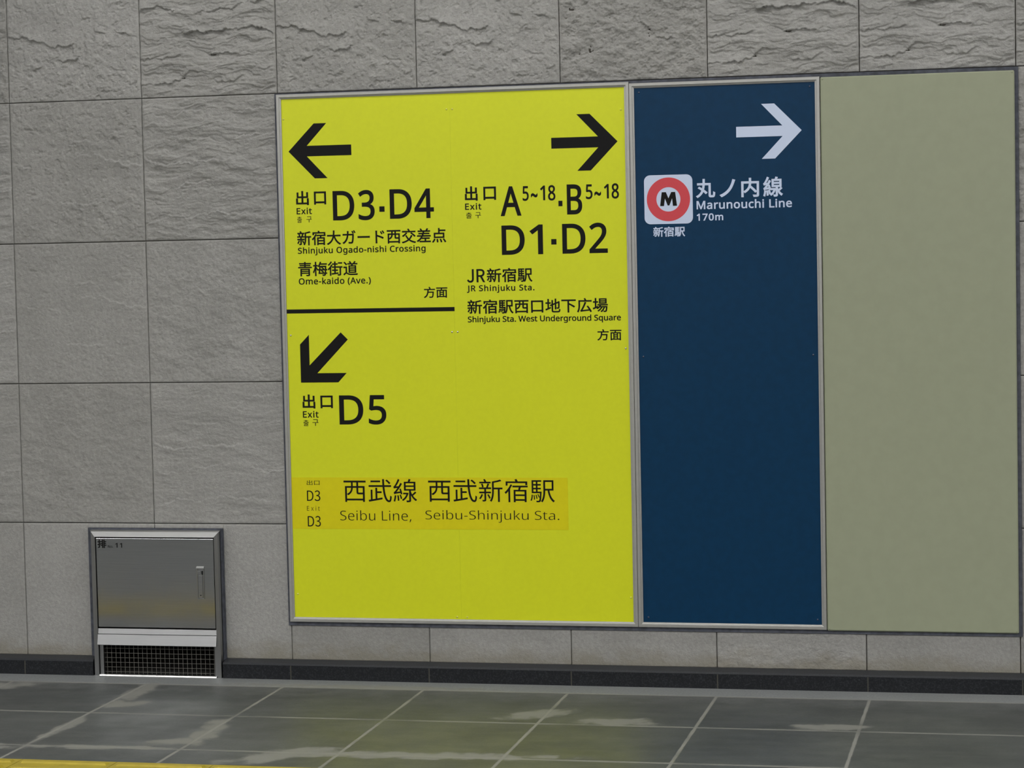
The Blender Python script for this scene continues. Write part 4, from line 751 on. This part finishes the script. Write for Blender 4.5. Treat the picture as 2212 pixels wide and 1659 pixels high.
MB().box(1.0160, 1.6177, PANEL_Y - 0.0004, PANEL_Y + 0.001, 1.2795, 1.2935).build('divider_line', M['black'], ys)

lettering([('J', '出', (1.0611, 1.1071, 1.6539, 1.7029), 0.0012),
           ('J', '口', (1.1259, 1.1696, 1.6544, 1.6997), 0.0012),
           ('L', 'Exit', (1.062, 1.1172, 1.6224, 1.645), 0.0006, 1.07),
           ('J', '출', (1.0631, 1.0803, 1.5935, 1.6144), 0.0001),
           ('J', '구', (1.0966, 1.116, 1.5939, 1.6148), 0.0001)], PANEL_Y, M['black'], ys, 'black word for exit in three scripts above the crossing name')
lettering([('L', 'D', (1.1931, 1.2702, 1.5985, 1.6997), 0.0021),
           ('L', '3', (1.2848, 1.3427, 1.5969, 1.7007), 0.0021),
           ('S', '·', (1.3596, 1.3781, 1.6243, 1.643), 0),
           ('L', 'D', (1.397, 1.4751, 1.5994, 1.7003), 0.0021),
           ('L', '4', (1.4843, 1.5531, 1.5989, 1.7), 0.0021)], PANEL_Y, M['black'], ys, 'large black exit numbers D3 and D4')
lettering([('J', '新宿大ガード西交差点', (1.0612, 1.5941, 1.5144, 1.5648), 0.0008)], PANEL_Y, M['black'], ys)
lettering([('L', 'Shinjuku Ogado-nishi Crossing', (1.0628, 1.5203, 1.4795, 1.5083), 0.0006, 1.07)], PANEL_Y, M['black'], ys)
lettering([('J', '青梅街道', (1.062, 1.2769, 1.4078, 1.4576), 0.0008)], PANEL_Y, M['black'], ys)
lettering([('L', 'Ome-kaido (Ave.)', (1.0629, 1.3229, 1.3749, 1.4024), 0.0006, 1.07)], PANEL_Y, M['black'], ys)
lettering([('J', '方面', (1.5105, 1.594, 1.3257, 1.3641), 0.0006)], PANEL_Y, M['black'], ys)
lettering([('J', '出', (1.6632, 1.7077, 1.6539, 1.7033), 0.0012),
           ('J', '口', (1.728, 1.772, 1.6549, 1.7004), 0.0012),
           ('L', 'Exit', (1.6631, 1.7202, 1.6233, 1.646), 0.0006, 1.07),
           ('J', '출', (1.6656, 1.6857, 1.5945, 1.6148), 0.0001),
           ('J', '구', (1.6979, 1.7179, 1.5943, 1.6146), 0.0001)], PANEL_Y, M['black'], ys, 'black word for exit in three scripts under the right-pointing arrow')
lettering([('L', 'A', (1.7874, 1.8585, 1.5995, 1.6997), 0.0021),
           ('L', '5', (1.8642, 1.8855, 1.6489, 1.699), 0.0011),
           ('L', '~', (1.8927, 1.9163, 1.6597, 1.6743), 0.0011),
           ('L', '1', (1.9254, 1.9423, 1.6495, 1.6992), 0.0011),
           ('L', '8', (1.9524, 1.9778, 1.6479, 1.7), 0.0011),
           ('S', '·', (1.9876, 2.0015, 1.628, 1.6465), 0),
           ('L', 'B', (2.017, 2.0692, 1.5994, 1.7006), 0.0021),
           ('L', '5', (2.0823, 2.1053, 1.6493, 1.6991), 0.0011),
           ('L', '~', (2.1115, 2.1348, 1.6597, 1.6742), 0.0011),
           ('L', '1', (2.1447, 2.161, 1.6502, 1.6986), 0.0011),
           ('L', '8', (2.1704, 2.1955, 1.6489, 1.7004), 0.0011)], PANEL_Y, M['black'], ys, 'large black exit letters A and B with small numerals')
lettering([('L', 'D', (1.7883, 1.8684, 1.4679, 1.5675), 0.0021),
           ('L', '1', (1.8863, 1.9316, 1.4677, 1.5682), 0.0021),
           ('S', '·', (1.9601, 1.9782, 1.4994, 1.518), 0),
           ('L', 'D', (1.9984, 2.0782, 1.4678, 1.5684), 0.0021),
           ('L', '2', (2.0912, 2.1539, 1.4677, 1.5698), 0.0021)], PANEL_Y, M['black'], ys, 'large black exit numbers D1 and D2')
lettering([('J', 'JR', (1.6641, 1.7271, 1.3755, 1.4215), 0.0008),
           ('J', '新宿駅', (1.7335, 1.8924, 1.375, 1.4233), 0.0008)], PANEL_Y, M['black'], ys)
lettering([('L', 'JR Shinjuku Sta.', (1.663, 1.8988, 1.3394, 1.3672), 0.0006, 1.07)], PANEL_Y, M['black'], ys)
lettering([('J', '新宿駅西口地下広場', (1.6632, 2.1505, 1.2684, 1.3169), 0.0008)], PANEL_Y, M['black'], ys)
lettering([('L', 'Shinjuku Sta. West Underground Square', (1.6637, 2.1944, 1.2337, 1.2612), 0.0006, 1.07)], PANEL_Y, M['black'], ys)
lettering([('J', '方面', (2.1122, 2.1952, 1.1727, 1.2109), 0.0006)], PANEL_Y, M['black'], ys)
lettering([('J', '出', (1.0647, 1.111, 0.9479, 0.997), 0.0012),
           ('J', '口', (1.1298, 1.1747, 0.9487, 0.9929), 0.0012),
           ('L', 'Exit', (1.065, 1.1217, 0.9162, 0.9395), 0.0006, 1.07),
           ('J', '출', (1.0658, 1.0853, 0.8871, 0.9083), 0.0001),
           ('J', '구', (1.0989, 1.1209, 0.8876, 0.9102), 0.0001)], PANEL_Y, M['black'], ys, 'black word for exit in three scripts under the slanting arrow')
lettering([('L', 'D', (1.1974, 1.2839, 0.8918, 0.9931), 0.0021),
           ('L', '5', (1.3028, 1.3662, 0.891, 0.9935), 0.0021)], PANEL_Y, M['black'], ys, 'large black exit number D5')
# amber sticker across the lower part
sk = print_shape('sticker', [[(1.0163, 0.5270), (1.0163, 0.7073), (2.0003, 0.7073), (2.0003, 0.5285)]], PANEL_Y, M['sticker'], ys)
sk['label'] = 'amber sticker strip with thin black lettering'
s_ = lettering([('J', '出口', (1.0721, 1.119, 0.6806, 0.6976), 0)], PANEL_Y - 0.0004, M['black'], ys)
s_.parent = sk; s_.matrix_parent_inverse = Matrix.Identity(4)
s_ = lettering([('J', 'D3', (1.0718, 1.1202, 0.6245, 0.6618), 0)], PANEL_Y - 0.0004, M['black'], ys)
s_.parent = sk; s_.matrix_parent_inverse = Matrix.Identity(4)
s_ = lettering([('L', 'Exit', (1.0706, 1.1175, 0.5906, 0.6075), -0.0002, 0.9)], PANEL_Y - 0.0004, M['black'], ys)
s_.parent = sk; s_.matrix_parent_inverse = Matrix.Identity(4)
s_ = lettering([('J', 'D3', (1.0724, 1.1197, 0.5349, 0.5722), 0)], PANEL_Y - 0.0004, M['black'], ys)
s_.parent = sk; s_.matrix_parent_inverse = Matrix.Identity(4)
s_ = lettering([('J', '西武線', (1.2059, 1.4693, 0.6215, 0.7022), 0)], PANEL_Y - 0.0004, M['black'], ys)
s_.parent = sk; s_.matrix_parent_inverse = Matrix.Identity(4)
s_ = lettering([('J', '西武新宿駅', (1.5096, 1.9546, 0.6228, 0.7027), 0)], PANEL_Y - 0.0004, M['black'], ys)
s_.parent = sk; s_.matrix_parent_inverse = Matrix.Identity(4)
s_ = lettering([('L', 'Seibu Line,', (1.1909, 1.4469, 0.5518, 0.5928), -0.0006)], PANEL_Y - 0.0004, M['black'], ys)
s_.parent = sk; s_.matrix_parent_inverse = Matrix.Identity(4)
s_ = lettering([('L', 'Seibu-Shinjuku Sta.', (1.4975, 1.9686, 0.5525, 0.5947), -0.0006)], PANEL_Y - 0.0004, M['black'], ys)
s_.parent = sk; s_.matrix_parent_inverse = Matrix.Identity(4)


# ---- blue line sign
bs = empty('line_sign', (2.553, 0, 0.2), 'tall navy blue sign with a white arrow and a red ring emblem', 'sign')
MB().loop(2.2366, 2.8705, 0.2000, 2.0310, FRAME).build('frame', M['alu'], bs)
MB().box(2.2510, 2.8560, PANEL_Y, 0.004, 0.2125, 2.0165).build('panel', M['navy'], bs, bevel=0.0005)
for x, z in [(2.2689, 2.0003), (2.8375, 2.0003), (2.2689, 1.1165), (2.8379, 1.1165), (2.2700, 0.2330), (2.8400, 0.2330)]:
    rivet(bs, x, z, PANEL_Y, M['rivet_navy'])
arrow(bs, (2.8096, 1.8582), 0.2164, M['white'], 'white arrow pointing right', 1)
def rrect(x0, x1, z0, z1, r, n=8):
    pts = []
    for cx, cz, a0 in ((x1 - r, z1 - r, 0), (x0 + r, z1 - r, 90), (x0 + r, z0 + r, 180), (x1 - r, z0 + r, 270)):
        for k in range(n + 1):
            a = math.radians(a0 + 90 * k / n); pts.append((cx + r * math.cos(a), cz + r * math.sin(a)))
    return pts
def circ(cx, cz, r, n=64): return [(cx + r * math.cos(2 * math.pi * k / n), cz + r * math.sin(2 * math.pi * k / n)) for k in range(n)]
em = print_shape('line_emblem', [rrect(2.2812, 2.4443, 1.5602, 1.7236, 0.0205)], PANEL_Y, M['white'], bs)
em['label'] = 'white rounded square with a red ring around a black letter M'
EC = (2.3627, 1.6420)
def sub(o, par):
    o.parent = par; o.matrix_parent_inverse = par.matrix_parent_inverse.copy() if False else Matrix.Translation(-par.matrix_world.translation)
    return o
rg = print_shape('ring', [circ(*EC, 0.0729), circ(*EC, 0.0406)[::-1]], PANEL_Y - 0.0004, M['red'], bs); rg.parent = em; rg.matrix_parent_inverse = Matrix.Identity(4); rg['label'] = 'red ring'
cx = EC[0]
MP = [(-0.0283, -0.0220), (-0.0222, 0.0242), (-0.0082, 0.0242), (0.0002, 0.0034), (0.0098, 0.0242), (0.0230, 0.0242), (0.0287, -0.0220), (0.0150, -0.0220), (0.0124, 0.0030), (0.0030, -0.0205), (-0.0028, -0.0205), (-0.0118, 0.0030), (-0.0152, -0.0220)]
lt = print_shape('letter', [[(cx + a, EC[1] + b) for a, b in MP][::-1]], PANEL_Y - 0.0004, M['black'], bs); lt.parent = em; lt.matrix_parent_inverse = Matrix.Identity(4); lt['label'] = 'black letter M'

lettering([('J', '丸', (2.456, 2.5203, 1.6439, 1.7068), 0.0014),
           ('J', 'ノ', (2.5352, 2.5873, 1.6445, 1.7037), 0.0014),
           ('J', '内', (2.607, 2.6663, 1.6426, 1.7064), 0.0014),
           ('J', '線', (2.68, 2.7446, 1.6418, 1.708), 0.0014)], PANEL_Y, M['white'], bs)
lettering([('L', 'Marunouchi Line', (2.457, 2.7743, 1.6059, 1.6356), 0.0009, 1.07)], PANEL_Y, M['white'], bs)
lettering([('L', '170m', (2.4571, 2.5456, 1.5679, 1.592), 0.0009, 1.07)], PANEL_Y, M['white'], bs)
lettering([('J', '新宿駅', (2.3095, 2.4169, 1.5175, 1.5509), 0.0007)], PANEL_Y, M['white'], bs)


# ---- blank beige board
bp = empty('blank_board', (3.186, 0, 0.195), 'blank plain beige board to the right of the navy blue sign', 'board')
MB().box(2.8725, 3.4955, -0.0125, 0.006, 0.1975, 2.0285).build('panel', M['beige'], bp, bevel=0.0036).modifiers['edge'].segments = 1
for x, z in [(2.880, 2.0215), (3.488, 2.0215), (2.880, 0.2045), (3.488, 0.2045)]:
    rivet(bp, x, z, -0.0125, M['beige'], 0.0025)

# ------------------------------------------------------------------ steel cabinet
cab = empty('access_cabinet', (0.508, 0, 0.0), 'stainless steel access cabinet with wire mesh base set low in the stone wall', 'cabinet')
CX0, CX1, IX0, IX1 = 0.2715, 0.7595, 0.2935, 0.7395
CY = -0.048
# jambs: chamfered uprights standing on the floor
for xo, xi, zt in ((CX0, IX0, 0.520), (CX1, IX1, 0.520)):
    s = 1 if xi > xo else -1
    pl = [(xo, 0.0), (xo, -0.030), (xo + s * 0.006, CY), (xi, CY - 0.001), (xi, 0.0)]
    vs = [(x, y, 0.0) for x, y in pl]
    tops = [(x, y, 0.520 - max(0.0, s * (x - xo))) for x, y in pl]
    n = len(pl)
    MB().add(vs + tops, [(i, (i + 1) % n, (i + 1) % n + n, i + n) for i in range(n)] + [tuple(range(n))[::-1], tuple(range(n, 2 * n))]).build('jamb', M['steel_v'], cab)
# mitred head, sloping outwards so that it catches the ceiling light
vs = [(CX0, 0.0, 0.5205), (CX1, 0.0, 0.5205), (CX1, -0.0385, 0.5207), (CX0, -0.0385, 0.5207),
      (CX1 - 0.004, CY + 0.004, 0.5165), (CX0 + 0.004, CY + 0.004, 0.5165),
      (IX1, CY - 0.006, 0.4985), (IX0, CY - 0.006, 0.4985), (IX1, 0.0, 0.4985), (IX0, 0.0, 0.4985)]
MB().add(vs, [(0, 1, 2, 3), (3, 2, 4, 5), (5, 4, 6, 7), (7, 6, 8, 9), (9, 8, 1, 0), (0, 3, 5, 7, 9), (1, 8, 6, 4, 2)]).build('head_rail', M['steel_bright'], cab)
# door leaf, thin dark gap all round
door = MB().box(0.2972, 0.7366, CY, CY + 0.007, 0.1755, 0.4925).build('door', M['steel'], cab, bevel=0.0005)
# dark body behind door and mesh
mb = MB()
mb.box(0.274, 0.757, 0.195, 0.20, 0.0, 0.515); mb.box(0.274, 0.279, 0.0, 0.2, 0.0, 0.515); mb.box(0.752, 0.757, 0.0, 0.2, 0.0, 0.515)
mb.box(0.274, 0.757, 0.0, 0.2, 0.510, 0.515); mb.box(IX0, IX1, -0.020, -0.012, 0.165, 0.4990)
mb.box(0.274, 0.757, 0.0, 0.2, 0.0, 0.003)
mb.build('body', M['dark'], cab)
# rails under the door: sloped upper strip and deeper lower plate
mb = MB()
mb.prism_x([(0.0, 0.1700), (-0.040, 0.1700), (-0.0440, 0.1695), (-0.0483, 0.1510), (0.0, 0.1510)], IX0 + 0.0005, IX1 - 0.0005)
mb.build('ledge_rail', M['steel_rail'], cab)
mb = MB()
mb.prism_x([(0.0, 0.1500), (-0.0480, 0.1500), (-0.0500, 0.1490), (-0.0585, 0.1130), (-0.0570, 0.1115), (0.0, 0.1115)], IX0 + 0.0005, IX1 + 0.0005)
mb.build('kick_rail', M['steel_rail'], cab)
# wire grille with its posts and sill
MB().box(IX0 + 0.002, IX0 + 0.0155, -0.040, -0.010, 0.003, 0.1115).build('grille_post', M['steel_v'], cab)
MB().box(IX1 - 0.012, IX1 - 0.001, -0.040, -0.010, 0.003, 0.1115).build('grille_post', M['steel_v'], cab)
MB().prism_x([(-0.008, 0.0), (-0.052, 0.0), (-0.0496, 0.0050), (-0.008, 0.0050)], IX0 + 0.002, IX1 - 0.004).build('sill', M['steel_bright'], cab)
mb = MB(); GX0, GX1 = IX0 + 0.015, IX1 - 0.011; nx = 25
for k in range(nx):
    x = GX0 + (k + 0.5) * (GX1 - GX0) / nx
    mb.rod((x, -0.026, 0.004), (x, -0.026, 0.1118), 0.0008)
for k in range(6):
    z = 0.0115 + k * 0.0168
    mb.rod((GX0 - 0.004, -0.0275, z), (GX1 + 0.004, -0.0275, z), 0.0008)
mb.build('grille', M['wire'], cab)
# recessed flush handle on the door
def on_door(o):
    o.parent = door; o.matrix_parent_inverse = Matrix.Identity(4); return o
mb = MB()
mb.loop(0.6735, 0.6995, 0.2805, 0.3935, [(0.0, CY), (0.0, CY - 0.0030), (0.0020, CY - 0.0036), (0.0035, CY - 0.0030), (0.0035, CY - 0.0005)])
mb.box(0.6760, 0.6970, CY - 0.0012, CY, 0.2830, 0.3900)
mb.box(0.6785, 0.6945, CY - 0.0042, CY, 0.2850, 0.3640)
mb.box(0.6770, 0.6900, CY - 0.0052, CY, 0.3690, 0.3800)
h = mb.build('handle', M['steel'], cab, bevel=0.0004); on_door(h)
k = MB().add([(0.6725, CY, 0.3965), (0.7005, CY, 0.3965), (0.7005, CY - 0.0066, 0.3899), (0.6725, CY - 0.0066, 0.3899), (0.6725, CY, 0.3890), (0.7005, CY, 0.3890)],
       [(0, 1, 2, 3), (3, 2, 5, 4), (0, 3, 4), (1, 5, 2), (0, 4, 5, 1)]).build('handle_lip', M['steel_bright'], cab); on_door(k)
k = MB().rod((0.6868, CY - 0.0050, 0.2935), (0.6868, CY, 0.2935), 0.0022, 12).build('keyhole', M['black'], cab); on_door(k)
k = MB().box(0.6925, 0.6955, CY - 0.0045, CY, 0.3660, 0.3800).build('latch_slot', M['black'], cab); on_door(k)
l = lettering([('J', '排', (0.3028, 0.3358, 0.4580, 0.4882), 0.0009), ('L', 'No.', (0.3418, 0.3607, 0.4592, 0.4682), 0.0), ('L', '11', (0.3696, 0.3955, 0.4598, 0.4762), 0.0004)],
              CY - 0.0002, M['black'], cab); on_door(l)

cab.location = Vector(cab.location) + Vector((-0.004, 0.011, 0.0))      # set back so that only the rails stand proud

# ------------------------------------------------------------------ tactile paving
mb = MB(); ty0, ty1 = -1.6586, -1.3586
for k in range(-8, 19):
    x = k * 0.3
    mb.box(x + 0.0012, x + 0.2988, ty0 + 0.001, ty1 - 0.001, 0.0, 0.003)
    for j in range(4):
        yc = ty0 + 0.0375 + j * 0.075
        a, b = x + 0.015, x + 0.285
        mb.add([(a, yc - 0.0135, 0.003), (b, yc - 0.0135, 0.003), (b, yc + 0.0135, 0.003), (a, yc + 0.0135, 0.003),
                (a + 0.005, yc - 0.0085, 0.008), (b - 0.005, yc - 0.0085, 0.008), (b - 0.005, yc + 0.0085, 0.008), (a + 0.005, yc + 0.0085, 0.008)],
               [(4, 5, 6, 7), (0, 1, 5, 4), (1, 2, 6, 5), (2, 3, 7, 6), (3, 0, 4, 7)])
tag(mb.build('tactile_paving', M['tactile']), 'strip of yellow tactile paving with raised bars across the grey floor', 'tactile paving')

# ------------------------------------------------------------------ ceiling lamps
for ri, (ly, st) in enumerate(LAMP_ROWS):
    em_m = emit_mat('lamp_glow', LAMP_COLOR, st)
    for k in range(2 if ri == 0 else 0, 5):      # the row close to the wall starts above the boards
        lx = (-5.7 if ri == 0 else -5.2) + k * 3.6
        t = empty('ceiling_light', (lx, ly, CEIL), 'long white linear ceiling light', 'ceiling light', 'linear ceiling lights')
        MB().box(lx - 1.70, lx + 1.70, ly - 0.11, ly + 0.11, CEIL - 0.05, CEIL).build('housing', M['housing'], t)
        MB().box(lx - 1.66, lx + 1.66, ly - 0.085, ly + 0.085, CEIL - 0.062, CEIL - 0.0495).build('diffuser', em_m, t)
